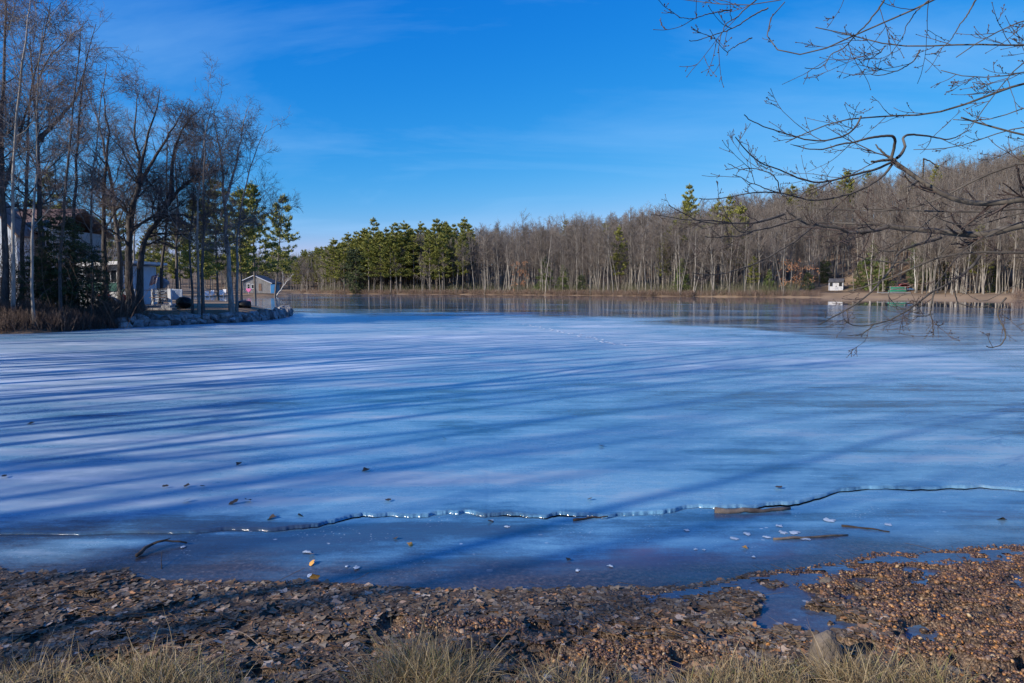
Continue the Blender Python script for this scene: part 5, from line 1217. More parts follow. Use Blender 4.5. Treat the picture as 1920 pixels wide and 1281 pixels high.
def single_leaf(px, py, size, col, lab, z=.012, tilt=(.1, .1), grp=None):
    x, y = G(px, py, z); o = bpy.data.objects.new('fallen_leaf', LM_[rngG.integers(6)].copy()); COL.objects.link(o)
    o.data.materials.clear(); o.data.materials.append(col); o.location = (x, y, z + .006); o.scale = (size,) * 3; o.rotation_euler = (tilt[0], tilt[1], rngG.uniform(0, 6.28)); tag(o, lab, 'leaf', grp)
M['leaf_orange'] = mat_noise('leaf_orange', (.50, .24, .05), (.68, .38, .10), 30, vary=.1)
M['leaf_dark'] = mat_noise('leaf_dark', (.03, .024, .02), (.10, .075, .055), 30, vary=.2)
single_leaf(590, 1083, .075, M['leaf_orange'], 'upright orange leaf at the ice edge left of centre', tilt=(1.1, .2))
single_leaf(584, 1056, .07, M['leaf_orange'], 'tan leaf frozen just above the upright orange one', tilt=(.5, .2))
single_leaf(585, 1040, .05, M['leaf_orange'], 'small orange leaf farthest out above the tan one', tilt=(.3, .1))
for px, py, sz_, lab in [(58, 794, .16, 'dark leaf alone on the bright ice at far left'), (1128, 836, .13, 'single dark leaf in the sunlit middle ice'), (686, 882, .15, 'curled dark leaf on blue ice near the centre'), (448, 870, .12, 'dark leaf above the scattered leaf group'), (833, 822, .10, 'tiny dark leaf on the bluest ice'), (310, 912, .10, 'leaf at the left end of the scattered leaf group'), (350, 911, .11, 'crumpled leaf left of middle in the scattered group'), (380, 912, .09, 'small leaf right of the crumpled one'), (351, 938, .11, 'leaf just below the scattered group'), (438, 942, .15, 'large dark leaf right of the scattered group'), (465, 938, .12, 'faint leaf half frozen beside the large dark leaf'), (728, 938, .11, 'dark leaf above the left end of the crack'), (508, 972, .16, 'pair like curled leaf by the shore ice'), (565, 967, .12, 'leaf just left of the crack beginning'), (742, 1010, .07, 'small brown leaf embedded below the crack'), (770, 1022, .10, 'tan leaf frozen in clear ice below the crack'), (1106, 936, .08, 'small brown leaf above the crack'), (1460, 914, .13, 'dark curled leaf above the driftwood'), (1397, 1028, .08, 'yellowish leaf near the scattered bubbles'), (8, 893, .12, 'dark leaf at the left photo edge'), (1878, 974, .12, 'brown leaf frozen by the right photo edge'), (1066, 1050, .07, 'round dark leaf in the purple ice'), (920, 978, .10, 'dark oval leaf under the ice by the white bubble')]:
    single_leaf(px, py, sz_ * .62, M['leaf_orange'] if 'tan' in lab or 'yellow' in lab else M['leaf_dark'], lab, z=.026 if py < 960 else .010, tilt=(rngG.normal() * .25, rngG.normal() * .25), grp='leaves on the ice')
# white gas bubbles frozen in the near ice
M['bubble'] = mat_noise('bubble_ice', (.30, .38, .46), (.55, .62, .68), 20, bump=.5, rough=.5, vary=.1)
def blob(px, py, rx, ry):
    x, y = G(px, py, .012); k_ = 12; mb = MB(); a = np.linspace(0, 2 * math.pi, k_, endpoint=False); r_ = .85 + rngG.normal(size=k_) * .26
    mb.v = [(0, 0, .0015)] + [(math.cos(q_) * rx * r_[i], math.sin(q_) * ry * r_[i], -.003) for i, q_ in enumerate(a)]; mb.f = [(0, 1 + i, 1 + (i + 1) % k_) for i in range(k_)]
    o = mb.build('ice_bubble', M['bubble'], smooth=True); o.location = (x, y, .013)
    return o
for i, (px, py, w_, lab) in enumerate([(1556, 975, 26, 'largest flat white bubble under the ice right of centre'), (1665, 983, 17, 'white bubble near the thin dark stick'), (1468, 998, 16, 'white bubble above the brown frozen stick'), (1490, 998, 20, 'long white bubble above the brown frozen stick'), (1378, 1009, 20, 'ragged white bubble group left of the frozen stick'), (1400, 1000, 15, 'white bubble just above the ragged group'), (1437, 1006, 15, 'white bubble left of the frozen stick'), (1508, 1009, 18, 'pinkish white bubble touching the frozen stick'), (1288, 993, 13, 'lone white bubble below the driftwood'), (1460, 985, 14, 'small white bubble under the driftwood tip'), (952, 987, 13, 'white bubble below the crack near centre'), (667, 1063, 15, 'white bubble near the shore left of centre'), (650, 1061, 8, 'tiny bubble left of its bigger twin'), (1145, 1060, 14, 'white bubble in the purple shore ice'), (583, 1078, 20, 'white bubble beside the orange leaf'), (576, 1034, 16, 'white patch beyond the orange leaves'), (1414, 1043, 8, 'small bubble close to the pebble shore'), (1320, 1030, 8, 'bubble in the purple ice at right'), (1305, 1029, 8, 'second bubble in the purple ice at right'), (1083, 1069, 12, 'bubble near the brown shore leaves'), (342, 1025, 10, 'bubble beside the dark curved branch')]):
    D_ = G(px, py, .012)[1]; o = blob(px, py, w_ * D_ / F / 2 * 1.0, w_ * D_ / F / 2 * 1.1); tag(o, lab, 'bubble', 'frozen bubbles near the shore')
# line of old footprints
mb = MB()
for i in range(34):
    t_ = i / 33; px = 985 + 180 * t_; py = 608 + 36 * t_ + 4 * t_ * t_; x, y = G(px, py, .02); x += (.12 if i % 2 else -.12) + rngG.normal() * .1; y += rngG.normal() * .2
    k_ = 8; b0 = len(mb.v); mb.v += [(x, y, .040)] + [(x + math.cos(q_) * .08, y + math.sin(q_) * .15, .018) for q_ in np.linspace(0, 2 * math.pi, k_, endpoint=False)]; mb.f += [(b0, b0 + 1 + j_, b0 + 1 + (j_ + 1) % k_) for j_ in range(k_)]
M['snow'] = mat_noise('snow', (.45, .52, .60), (.60, .66, .72), 5, rough=.7, vary=0)
tag(mb.build('footprint_trail', M['snow']), 'line of frozen white footprints crossing the bright ice', 'footprints', kind='stuff')
# rocks at the bottom
M['rock'] = mat_noise('rock', (.08, .065, .05), (.22, .18, .14), 6, bump=.8, bscale=25, vary=.25, bdist=.03)
M['rock_wall'] = mat_noise('rock_wall', (.10, .10, .10), (.38, .38, .38), 1.6, bump=.8, bscale=8, vary=.35, bdist=.05)
def rock(px, py, w_, d_, h_, lab, z=.1, rz=0, mat='rock', seed=0):
    import bmesh
    rg = random.Random(seed); bm = bmesh.new(); bmesh.ops.create_icosphere(bm, subdivisions=3, radius=.5)
    for v in bm.verts:
        n3 = fbm(np.array([v.co.x * 2.5 + seed]), np.array([v.co.y * 2.5 + v.co.z * 3]), 3, seed)[0] - .5
        v.co *= 1 + n3 * .55
        v.co.x *= w_; v.co.y *= d_; v.co.z *= h_ * (1.25 if v.co.z > 0 else .6)
    me_ = bpy.data.meshes.new('rock'); bm.to_mesh(me_); bm.free()
    x, y = G(px, py, z); o = link('rock', me_, M[mat], loc=(x, y, float(hn(x, y)[0])), rot=(0, 0, rz)); tag(o, lab, 'rock'); return o
rock(1548, 1243, .17, .15, .25, 'pointed grey rock rising behind the grass tufts', seed=4, rz=.4)
rock(1788, 1262, .20, .14, .17, 'brown slanting rock right of the pointed one in the grass', seed=9, rz=-.5)
rock(1408, 1196, .05, .05, .05, 'reddish round stone beside the puddle', seed=5)
rock(1610, 1092, .085, .05, .045, 'dark flat stone above the frozen puddle', seed=12)
rock(1550, 1077, .09, .05, .05, 'dark brown stone at the left of the puddle top', seed=17)

# ------------------------------------------------------------------ stone edging of the left point
rngW = np.random.default_rng(60)
wall = empty('stone_edging', (-17, 45, 0)); tag(wall, 'rough stone edging holding up the tip of the left lawn', 'stone edging')
ST = []
for k in range(9):
    import bmesh
    bm = bmesh.new(); bmesh.ops.create_cube(bm, size=1.0); bmesh.ops.subdivide_edges(bm, edges=bm.edges, cuts=1, use_grid_fill=True)
    for v in bm.verts: v.co += Vector(rngW.normal(size=3) * .085); v.co *= (.96 if v.co.length > .75 else 1.04)
    me_ = bpy.data.meshes.new('stone'); bm.to_mesh(me_); bm.free(); me_.materials.append(M['rock_wall']); ST.append(me_)
edge_px = [(215, 617), (260, 614), (300, 612), (350, 609), (400, 607), (440, 605), (470, 603), (495, 600.5), (515, 598), (530, 594.5), (537, 592), (533, 588)]
ep = np.array([G(*p) for p in edge_px]); dd = np.concatenate([[0], np.cumsum(np.linalg.norm(np.diff(ep, axis=0), axis=1))])
t_ = 0.0
nst = 0
while t_ < dd[-1]:
    w_ = rngW.uniform(.30, .85); px_i = np.interp(t_, dd, [p[0] for p in edge_px]); x = np.interp(t_ + w_ / 2, dd, ep[:, 0]); y = np.interp(t_ + w_ / 2, dd, ep[:, 1])
    tall = px_i > 485
    for row in range(1 if tall else 2):
        if px_i < 280 and rngW.random() < .45: continue
        sx_, sz_ = (w_, rngW.uniform(.50, .75)) if tall else (w_ * rngW.uniform(.8, 1.3), rngW.uniform(.22, .42))
        o = bpy.data.objects.new('stone', ST[rngW.integers(9)]); COL.objects.link(o); o.parent = wall
        o.location = (x + 17 + rngW.normal() * .1, y - 45 + .15 + row * .45 + rngW.normal() * .08, (.28 if tall else .10 + row * .26)); o.scale = (sx_, rngW.uniform(.3, .6), sz_)
        o.rotation_euler = (rngW.normal() * .2, rngW.normal() * (.1 if tall else .25), rngW.uniform(-.5, .5)); nst += 1
    t_ += w_ * .92
for px, py, w_, h_, lab in [(281, 600, .9, .5, 'grey boulder at the waterline below the steps'), (308, 594, .7, .45, 'blue grey boulder beside the thin trunks')]:
    x, y = G(px, 612, 0); o = bpy.data.objects.new('boulder', ST[3].copy()); COL.objects.link(o); o.location = (x, y + .8, .3); o.scale = (w_, .6, h_); o.rotation_euler = (.1, .2, .5); tag(o, lab, 'boulder')
o = bpy.data.objects.new('plank', bpy.data.meshes.new('plank')); bpy.data.objects.remove(o)
M['plank'] = mat_noise('plank_grey', (.30, .32, .34), (.50, .52, .55), 3, stretch=(1, 8, 8), vary=.1)
for (x0, y0, x1, y1, Y, lab) in [(408, 601, 440, 598, 39.3, 'pale grey plank lying on the stones at the waterline'), (456, 588, 472, 598, 41.2, 'narrow pale plank leaning down the stone edging'), (421, 590, 424, 596, 40.6, 'short upright slab between trunks and stones')]:
    a = Vector(Pt(x0, y0, Y)); b_ = Vector(Pt(x1, y1, Y - .3)); d = b_ - a; mb = MB(); mb.tube([(0, 0, 0), tuple(d)], [.09, .09], 4); o = mb.build('plank', M['plank']); o.location = a; tag(o, lab, 'plank')

# ------------------------------------------------------------------ left houses
def paint(name, c, rough=.6, vary=.0, sc=3, k=.12):
    c2 = tuple(v * (1 - k) for v in c); return mat_noise(name, c2, c, sc, bump=.1, rough=rough, vary=vary)
M['white_paint'] = paint('white_paint', (.72, .73, .75)); M['blue_white'] = paint('blue_white_paint', (.55, .62, .72)); M['clap'] = paint('clapboard_grey', (.34, .32, .30), k=.25)
M['roof_brown'] = paint('roof_brown', (.22, .14, .10), k=.4); M['roof_dark'] = mat_noise('roof_dark', (.045, .045, .05), (.12, .12, .125), 12, bump=.4); M['green_paint'] = paint('green_paint', (.04, .14, .12))
M['red_paint'] = paint('red_paint', (.42, .03, .03)); M['trim'] = paint('trim_white', (.70, .72, .76)); M['weathered'] = mat_noise('weathered_board', (.24, .235, .23), (.42, .41, .40), 3, stretch=(4, 4, .4), vary=.12)
m, nt, n, l, b = new_mat('window_glass'); b.inputs['Base Color'].default_value = (.02, .025, .03, 1); b.inputs['Roughness'].default_value = .06; b.inputs['Specular IOR Level'].default_value = .6; M['glass'] = m
def gz_at(px, Y): x = Pt(px, 545, Y)[0]; return x, ground_at(x, Y)
class Site:
    def __init__(s, name, px, Y, lab, cat):
        x, gz = gz_at(px, Y); s.o = Vector((x, Y, gz)); s.e = empty(name, s.o); tag(s.e, lab, cat); s.Y = Y
    def L(s, px, py, dy=0):            # local point seen at the pixel, dy metres behind the front plane
        return Vector(Pt(px, py, s.Y + dy)) - s.o
    def rect(s, name, x0, y0, x1, y1, thick, mat, dy=0, parent=None):
        a = s.L(x0, y1, dy); b_ = s.L(x1, y0, dy); mb = MB(); mb.box(((a.x + b_.x) / 2, dy + thick / 2, (a.z + b_.z) / 2), (abs(b_.x - a.x), thick, abs(b_.z - a.z)))
        return mb.build(name, M[mat], parent or s.e)
    def window(s, x0, y0, x1, y1, dy, bars=(1, 1), trim='trim', t=.07):
        a = s.L(x0, y1, dy); b_ = s.L(x1, y0, dy); w_, h_ = b_.x - a.x, b_.z - a.z; c = ((a.x + b_.x) / 2, dy - .03, (a.z + b_.z) / 2)
        mb = MB(); mb.box((c[0], c[1], a.z - t / 2), (w_ + 2 * t, .07, t)); mb.box((c[0], c[1], b_.z + t / 2), (w_ + 2 * t, .07, t)); mb.box((a.x - t / 2, c[1], c[2]), (t, .07, h_ - .004)); mb.box((b_.x + t / 2, c[1], c[2]), (t, .07, h_ - .004))
        for i in range(bars[0]): mb.box((a.x + w_ * (i + 1) / (bars[0] + 1), c[1] + .01, c[2]), (.035, .04, h_))
        for i in range(bars[1]): mb.box((c[0], c[1] + .012, a.z + h_ * (i + 1) / (bars[1] + 1)), (w_, .03, .035))
        f_ = mb.build('window', M[trim], s.e); g_ = MB().box((c[0], c[1] + .035, c[2]), (w_, .015, h_)).build('pane', M['glass'], f_); return f_
# clapboard house at the far left, mostly behind trees
h = Site('clapboard_house', 60, 46, 'grey clapboard house behind the bare trees at far left', 'house')
mb = MB(); a = h.L(-70, 600); b_ = h.L(97, 428); W_ = b_.x - a.x; zt = b_.z
mb.box(((a.x + b_.x) / 2, 3.0, zt / 2), (W_, 5.9, zt)); mb.build('wall_core', M['clap'], h.e)
nb_ = int(zt / .16)
mb = MB()
for i in range(nb_): mb.box(((a.x + b_.x) / 2, -.0, i * .16 + .08), (W_ - .2, .05, .155), rx=.10)
tag(mb.build('clapboard', M['clap'], h.e), kind='stuff')
for xx in (a.x + .05, b_.x - .05): MB().box((xx, -.03, zt / 2), (.14, .10, zt)).build('corner_board', M['trim'], h.e)
xm = (a.x + b_.x) / 2; rp = MB(); rp.poly([(a.x - .4, -.5, zt - .15), (b_.x + .4, -.5, zt - .15), (b_.x + .4, 3, zt + 1.5), (a.x - .4, 3, zt + 1.5)], (0, 0, .12)); rp.poly([(a.x - .4, 6.5, zt - .15), (b_.x + .4, 6.5, zt - .15), (b_.x + .4, 3.004, zt + 1.5), (a.x - .4, 3.004, zt + 1.5)], (0, 0, .12)); rp.build('roof', M['roof_brown'], h.e)
MB().box((xm, -.56, zt - .12), (W_ + .8, .05, .2)).build('fascia', M['trim'], h.e)
h.window(58, 436, 72, 462, -.05, (1, 1)); h.window(20, 436, 34, 462, -.05, (1, 1)); h.window(58, 530, 76, 556, -.05, (1, 1)); h.window(80, 436, 92, 462, -.05)
# taller gabled wing at the edge
h2 = Site('gabled_wing', 0, 44, 'pale blue gabled house end at the left photo edge', 'house')
a = h2.L(-60, 600); b_ = h2.L(30, 440); W_ = b_.x - a.x; zt = b_.z; zp = h2.L(0, 378).z; xm = (a.x + b_.x) / 2
mb = MB(); mb.poly([(a.x, 0, 0), (b_.x, 0, 0), (b_.x, 0, zt), (xm, 0, zp), (a.x, 0, zt)], (0, 1.6, 0)); mb.build('wall', M['blue_white'], h2.e)
rp = MB(); rp.poly([(a.x - .3, -.3, zt - .2), (xm, -.3, zp + .05), (xm, -.3, zp + .2), (a.x - .3, -.3, zt - .05)], (0, 2.0, 0)); rp.poly([(b_.x + .3, -.3, zt - .2), (xm + .003, -.3, zp + .05), (xm + .003, -.3, zp + .2), (b_.x + .3, -.3, zt - .05)], (0, 2.0, 0)); rp.build('roof', M['roof_brown'], h2.e)
h2.window(6, 460, 18, 486, -.02); h2.window(-8, 520, 10, 550, -.02)
# white sunroom with green rail and lattice
s_ = Site('sunroom', 215, 43.5, 'white flat roofed sunroom with dark windows and green railing band', 'sunroom')
s_.rect('wall', 150, 498, 243, 580, 3.2, 'blue_white', 0)
rf = MB(); a = s_.L(140, 500, -.5); b_ = s_.L(252, 492, -.5)
rf.poly([(a.x, -.6, a.z - .05), (b_.x, -.6, b_.z - .05), (b_.x, -.6, b_.z + .10), (a.x, -.6, a.z + .28)], (0, 4.2, 0)); rf.build('roof', M['trim'], s_.e)
for x0, x1 in ((166, 178), (181, 192), (195, 206), (209, 219)): s_.window(x0, 507, x1, 529, -.05, (0, 0), t=.05)
s_.window(229, 507, 236, 529, -.05, (0, 1), t=.05)
s_.rect('railing_band', 160, 530.5, 227, 546, .10, 'green_paint', -.42)
s_.rect('deck_skirt', 158, 546.5, 228, 580, .06, 'white_paint', -.34)
s_.rect('post', 226.5, 500, 230, 580, .14, 'trim', -.52)
s_.rect('red_panel', 184, 552, 204, 559, .05, 'red_paint', -.42)
lat = MB()
for i in range(7):
    a = s_.L(232 + i * 3.0, 580, -.7); b_ = s_.L(240 + i * 1.2, 545, -.7); lat.tube([a, b_], .03, 4)
    a = s_.L(240 + i * 1.2, 580, -.66); b_ = s_.L(232 + i * 2.2, 545, -.66); lat.tube([a, b_], .03, 4)
lat.build('lattice', M['white_paint'], s_.e)
def torus_mb(c, r_, rr_, yax=True, n1=18):
    mb = MB(); P_ = [(c[0] + math.cos(q_) * r_, c[1], c[2] + math.sin(q_) * r_) for q_ in np.linspace(0, 2 * math.pi, n1)]; mb.tube(P_, rr_, 6); return mb
wr = Site('wreath', 236, 42.6, 'green wreath with a red bow hanging on the white lattice', 'wreath')
c = wr.L(236, 549); torus_mb(c, .22, .06).build('ring', M['green_paint'], wr.e)
mb = MB(); mb.poly([c + Vector((0, -.08, -.16)), c + Vector((.2, -.08, -.04)), c + Vector((.18, -.08, -.26))], (0, .04, 0)); mb.poly([c + Vector((0, -.08, -.16)), c + Vector((-.2, -.08, -.04)), c + Vector((-.18, -.08, -.26))], (0, .04, 0)); mb.poly([c + Vector((-.05, -.08, -.17)), c + Vector((.05, -.08, -.17)), c + Vector((.1, -.08, -.5)), c + Vector((-.06, -.08, -.5))], (0, .03, 0)); mb.build('bow', M['red_paint'], wr.e)
for i in range(7): s_.rect('board', 230 + i * 1.9, 500.5, 231.75 + i * 1.9, 580, .03, 'white_paint', -.035 - .004 * (i % 2))
# upturned oval boat under the railing
def hull_mesh(Lh, Wh, Hh, n1=14, n2=9, rocker=.18, flat_=.0, inner=True):
    V = []; Q = []
    for i in range(n1):
        u = i / (n1 - 1) * 2 - 1; wd = Wh / 2 * (1 - abs(u) ** 2.6) ** .7 if abs(u) < 1 else 0.0; zk = rocker * Hh * u * u; top_ = Hh * (1 + .25 * u * u)
        for j in range(n2):
            a_ = math.pi * j / (n2 - 1); V.append((u * Lh / 2, -math.cos(a_) * max(wd, .01), zk + (top_ - zk) * (1 - math.sin(a_) ** .8)))
    for i in range(n1 - 1):
        for j in range(n2 - 1): a_ = i * n2 + j; Q.append((a_, a_ + n2, a_ + n2 + 1, a_ + 1))
    me_ = mesh_np('hull', V, Q); return me_
def boat(kind, px, py, Y, Lh, Wh, Hh, mat, lab, rot=(0, 0, 0), cat='boat', extra='gunwale', dz=0):
    x, _, z = Pt(px, py, Y); e = empty(kind, (x, Y, z + dz)); tag(e, lab, cat); e.rotation_euler = rot
    o = link('hull', hull_mesh(Lh, Wh, Hh), M[mat], e); so = o.modifiers.new('thick', 'SOLIDIFY'); so.thickness = .03
    P1 = []; P2 = []
    for u in np.linspace(-1, 1, 14):
        wd = Wh / 2 * (1 - abs(u) ** 2.6) ** .7 if abs(u) < 1 else 0; P1.append((u * Lh / 2, -wd, Hh * (1 + .25 * u * u))); P2.append((u * Lh / 2, wd, Hh * (1 + .25 * u * u)))
    mb = MB(); mb.tube(P1, .03, 5); mb.tube(P2, .03, 5); mb.build(extra, M['trim'] if mat != 'trim' else M['weathered'], e)
    mb = MB()
    for u in (-.35, .3): mb.box((u * Lh, 0, Hh * .8), (.18, Wh * .8, .03))
    mb.build('seat', M['weathered'], e); return e
M['boat_grey'] = paint('boat_grey', (.30, .29, .31))
boat('rowboat', 208, 578, 42.6, 1.35, .75, .36, 'boat_grey', 'grey upturned little boat leaning on the sunroom skirt', rot=(R(105), 0, 0), dz=.45)
# deck rail, panel and steps
d_ = Site('deck', 300, 43.0, 'low deck with white horizontal rails beside the flag', 'deck')
a = d_.L(250, 571); b_ = d_.L(334, 571); nbd = 9
for i in range(nbd): MB().box(((a.x + b_.x) / 2, .18 + i * .32, a.z - .03), (b_.x - a.x, .30, .05)).build('plank', M['weathered'], d_.e)
for yy in (544, 548.8, 553.6, 558.4, 563): d_.rect('rail', 285, yy, 316, yy + 3.1, .05, 'blue_white', .02)
for xx in (250, 284, 316.5): d_.rect('post', xx, 542, xx + 2.2, 572, .10, 'trim', -.05)
d_.rect('rail', 251, 543.5, 284, 545, .06, 'boat_grey', 0)
d_.rect('newel', 315, 541.5, 319.5, 578, .16, 'white_paint', -.28)
for i in range(10):
    x0 = 319.8 + i * 2.15; d_.rect('board', x0, 541.5 + i * .15, x0 + 1.95, 562, .04, 'blue_white', -.12 + .10 * i)
st = Site('garden_steps', 298, 41.6, 'four wide weathered steps leading down towards the stones', 'steps')
for i, (x0, x1, yy) in enumerate([(266, 318, 573), (265, 322, 577.5), (262, 326, 582), (262, 328, 587)]):
    st.rect('step', x0, yy, x1, yy + 4.4, .6, 'weathered', -.4 * i)
# two dark framed chairs on the deck
def deck_chair(px, Y, lab, mat='roof_dark'):
    x, _, z = Pt(px, 571, Y); e = empty('deck_chair', (x, Y, z)); tag(e, lab, 'chair', 'chairs on the deck')
    mb = MB(); mb.tube([(-.28, 0, .92), (-.22, .02, .45), (-.34, -.1, 0)], .022, 5); mb.build('leg', M[mat], e); mb = MB(); mb.tube([(.28, 0, .92), (.22, .02, .45), (.34, -.1, 0)], .022, 5); mb.build('leg', M[mat], e)
    MB().box((0, -.2, .44), (.48, .46, .04)).build('seat', M['roof_brown'], e)
    mb = MB(); mb.tube([(-.28, 0, .92), (-.1, .04, .97), (.1, .04, .97), (.28, 0, .92)], .022, 5); 
    for i in range(4): mb.box((0, .01, .56 + i * .1), (.44, .02, .03))
    mb.build('backrest', M[mat], e)
deck_chair(294, 42.8, 'dark framed chair at the left of the white rails'); deck_chair(307, 42.8, 'dark framed chair at the right of the white rails')
# flag
fl = Site('flag', 297, 43.8, 'striped red and white flag with blue corner on a slanting pole', 'flag')
p0 = fl.L(289, 545); p1 = fl.L(297.5, 512); MB().tube([p0, p1], .018, 6).build('pole', M['trim'], fl.e)
def flag_piece(name, u0, u1, v0, v1, mat, off=0):
    ax = (fl.L(297, 513.5)); dn = fl.L(292, 532) - ax; sd = fl.L(284.5, 518) - ax; V = []; Q = []; nu = 6
    for i in range(nu):
        u = u0 + (u1 - u0) * i / (nu - 1)
        for v in (v0, v1):
            p = ax + sd * u + dn * v + Vector((0, math.sin(u * 6) * .04 - off, 0)); V.append(tuple(p))
    for i in range(nu - 1): a_ = i * 2; Q.append((a_, a_ + 2, a_ + 3, a_ + 1))
    o = link(name, mesh_np(name, V, Q), M[mat], fl.e); so = o.modifiers.new('t', 'SOLIDIFY'); so.thickness = .006
M['flag_blue'] = paint('flag_blue', (.03, .07, .30))
for i in range(13): flag_piece('stripe', i / 13, (i + 1) / 13, 0 if i > 6 else .42, 1, 'red_paint' if i % 2 == 0 else 'white_paint')
flag_piece('canton', 0, 7 / 13, 0, .418, 'flag_blue')
# covered mound behind, dark shrub, black round boat
M['tarp'] = mat_noise('tarp', (.16, .16, .20), (.42, .42, .46), 3, bump=.5, vary=.1)
def mound(name, px, py, Y, w_, d__, h_, mat, lab, cat, seed, top=None):
    import bmesh
    bm = bmesh.new(); bmesh.ops.create_icosphere(bm, subdivisions=3, radius=.5)
    for v in bm.verts:
        v.co *= 1 + (fbm(np.array([v.co.x * 3 + seed]), np.array([v.co.y * 3 + v.co.z * 4]), 3, seed)[0] - .5) * .4
        v.co = Vector((v.co.x * w_, v.co.y * d__, (v.co.z + .35) * h_))
    me_ = bpy.data.meshes.new(name); bm.to_mesh(me_); bm.free()
    for p in me_.polygons: p.use_smooth = True
    x, _, z = Pt(px, py, Y); o = link(name, me_, M[mat], loc=(x, Y, z)); tag(o, lab, cat); return o
mound('covered_woodpile', 283, 543, 48, 2.4, 1.4, 1.1, 'tarp', 'grey tarp covered pile behind the deck under the flag', 'woodpile', 3)
M['black_rubber'] = paint('black_cover', (.012, .014, .016), rough=.45)
rt_ = mound('covered_grill', 345, 576, 41.5, .95, .7, .75, 'black_rubber', 'dark covered shape between the white panel and the trio of stems', 'cover', 8)
e = empty('round_boat', (*[Pt(457, 571, 47)[0], 47], ground_at(Pt(457, 571, 47)[0], 47))); tag(e, 'black upturned round boat on the lawn right of the trunks', 'boat')
o = link('hull', hull_mesh(.95, .8, .42), M['black_rubber'], e, loc=(0, 0, .48), rot=(math.pi, 0, 0)); o.modifiers.new('t', 'SOLIDIFY').thickness = .03
MB().tube([(math.cos(q_) * .44, math.sin(q_) * .38, .03) for q_ in np.linspace(0, 6.283, 20)], .035, 6).build('rim', M['black_rubber'], e)

# ------------------------------------------------------------------ cottage, garden chairs and water toys beyond the cove
c_ = Site('cottage', 478, 163, 'small grey board and batten cottage with a low gable across the cove', 'cottage')
a = c_.L(456, 551); b_ = c_.L(508, 531); zt = b_.z; ap = c_.L(477, 517.5)
zl = c_.L(456, 527).z
mb = MB(); mb.poly([(a.x, 0, 0), (b_.x, 0, 0), (b_.x, 0, zt), (ap.x, 0, ap.z), (a.x, 0, zl)], (0, 6, 0)); mb.build('wall', M['weathered'], c_.e)
for i in range(24):
    x = a.x + (b_.x - a.x) * (i + .5) / 24; zz = zl + (ap.z - zl) * (x - a.x) / (ap.x - a.x) if x < ap.x else ap.z + (zt - ap.z) * (x - ap.x) / (b_.x - ap.x); MB().box((x, -.03, zz / 2), (.06, .06, zz - .05)).build('batten', M['weathered'], c_.e)
rp = MB(); rp.poly([(a.x - .3, -.4, zl - .12), (ap.x, -.4, ap.z + .02), (ap.x, -.4, ap.z + .2), (a.x - .3, -.4, zl + .06)], (0, 6.8, 0)); rp.poly([(b_.x + .4, -.4, zt - .18), (ap.x + .004, -.4, ap.z + .02), (ap.x + .004, -.4, ap.z + .2), (b_.x + .4, -.4, zt + .02)], (0, 6.8, 0)); rp.build('roof', M['roof_dark'], c_.e)
for p_, q_ in (((a.x - .3, -.45, zl - .06), (ap.x, -.45, ap.z + .10)), ((ap.x, -.45, ap.z + .10), (b_.x + .4, -.45, zt - .10))): MB().tube([p_, q_], [.10, .10], 4).build('rake_board', M['trim'], c_.e)
c_.window(464, 533, 468.5, 541, -.07, (0, 1), t=.12); c_.window(472, 534, 475.5, 541, -.07, (0, 0), t=.10)
c_.rect('door', 485, 532, 490, 545, .06, 'leaf_door', -.09) if 'leaf_door' in M else c_.rect('door', 485, 532, 490, 545, .06, 'roof_brown', -.09)
M['pink'] = paint('pink_paint', (.75, .18, .42)); M['blue_tarp'] = paint('blue_paint', (.05, .22, .50)); M['green_boat'] = paint('green_boat', (.02, .22, .13)); M['blue_boat'] = paint('blue_boat', (.03, .20, .45))
hp = Site('heart_float', 466, 160, 'pink heart shaped float standing in front of the cottage', 'float')
hc = hp.L(466, 544); mb = MB(); pts = []
for q_ in np.linspace(0, 2 * math.pi, 24, endpoint=False): pts.append(hc + Vector((.62 * math.sin(q_) ** 3, 0, .036 * (13 * math.cos(q_) - 5 * math.cos(2 * q_) - 2 * math.cos(3 * q_)))))
mb.poly(pts, (0, .25, 0)); mb.build('cushion', M['pink'], hp.e, bevel=.03)
MB().tube([hc + Vector((0, .1, -.5)), Vector((hc.x, .1, 0))], .05, 6).build('post', M['trim'], hp.e)
bc = Site('blue_locker', 511, 160, 'blue upright locker at the right corner of the cottage', 'locker')
bc.rect('body', 507.5, 535, 515, 550, .8, 'blue_tarp', 0); bc.rect('lid', 507, 533.6, 515.5, 535, .9, 'blue_tarp', -.05); bc.rect('door', 509, 537, 513.8, 549, .04, 'blue_boat', -.05)
def adirondack(px, Y, lab, rz=0, s=1.0):
    x, gz = gz_at(px, Y); e = empty('garden_chair', (x, Y, gz), rz, scale=s); tag(e, lab, 'chair', 'white garden chairs across the cove')
    for i in range(5): MB().box((-.26 + i * .13, .12, .70), (.11, .03, .85), rx=-.3).build('back_slat', M['white_paint'], e)
    MB().box((0, -.2, .36), (.62, .55, .04), rx=.15).build('seat', M['white_paint'], e)
    for sx in (-1, 1):
        MB().box((sx * .36, -.15, .58), (.14, .75, .03)).build('armrest', M['white_paint'], e); MB().box((sx * .34, -.45, .29), (.05, .10, .58)).build('leg', M['white_paint'], e); MB().box((sx * .34, .22, .27), (.05, .10, .54)).build('leg', M['white_paint'], e)
adirondack(388, 150, 'white garden chair farthest left across the cove', .5, 1.25); adirondack(397, 151, 'white garden chair right beside the leftmost one', -.2, 1.25); adirondack(415, 152, 'white garden chair near the cottage', .3, 1.35); adirondack(420, 154, 'second white garden chair near the cottage', -.1, 1.2)

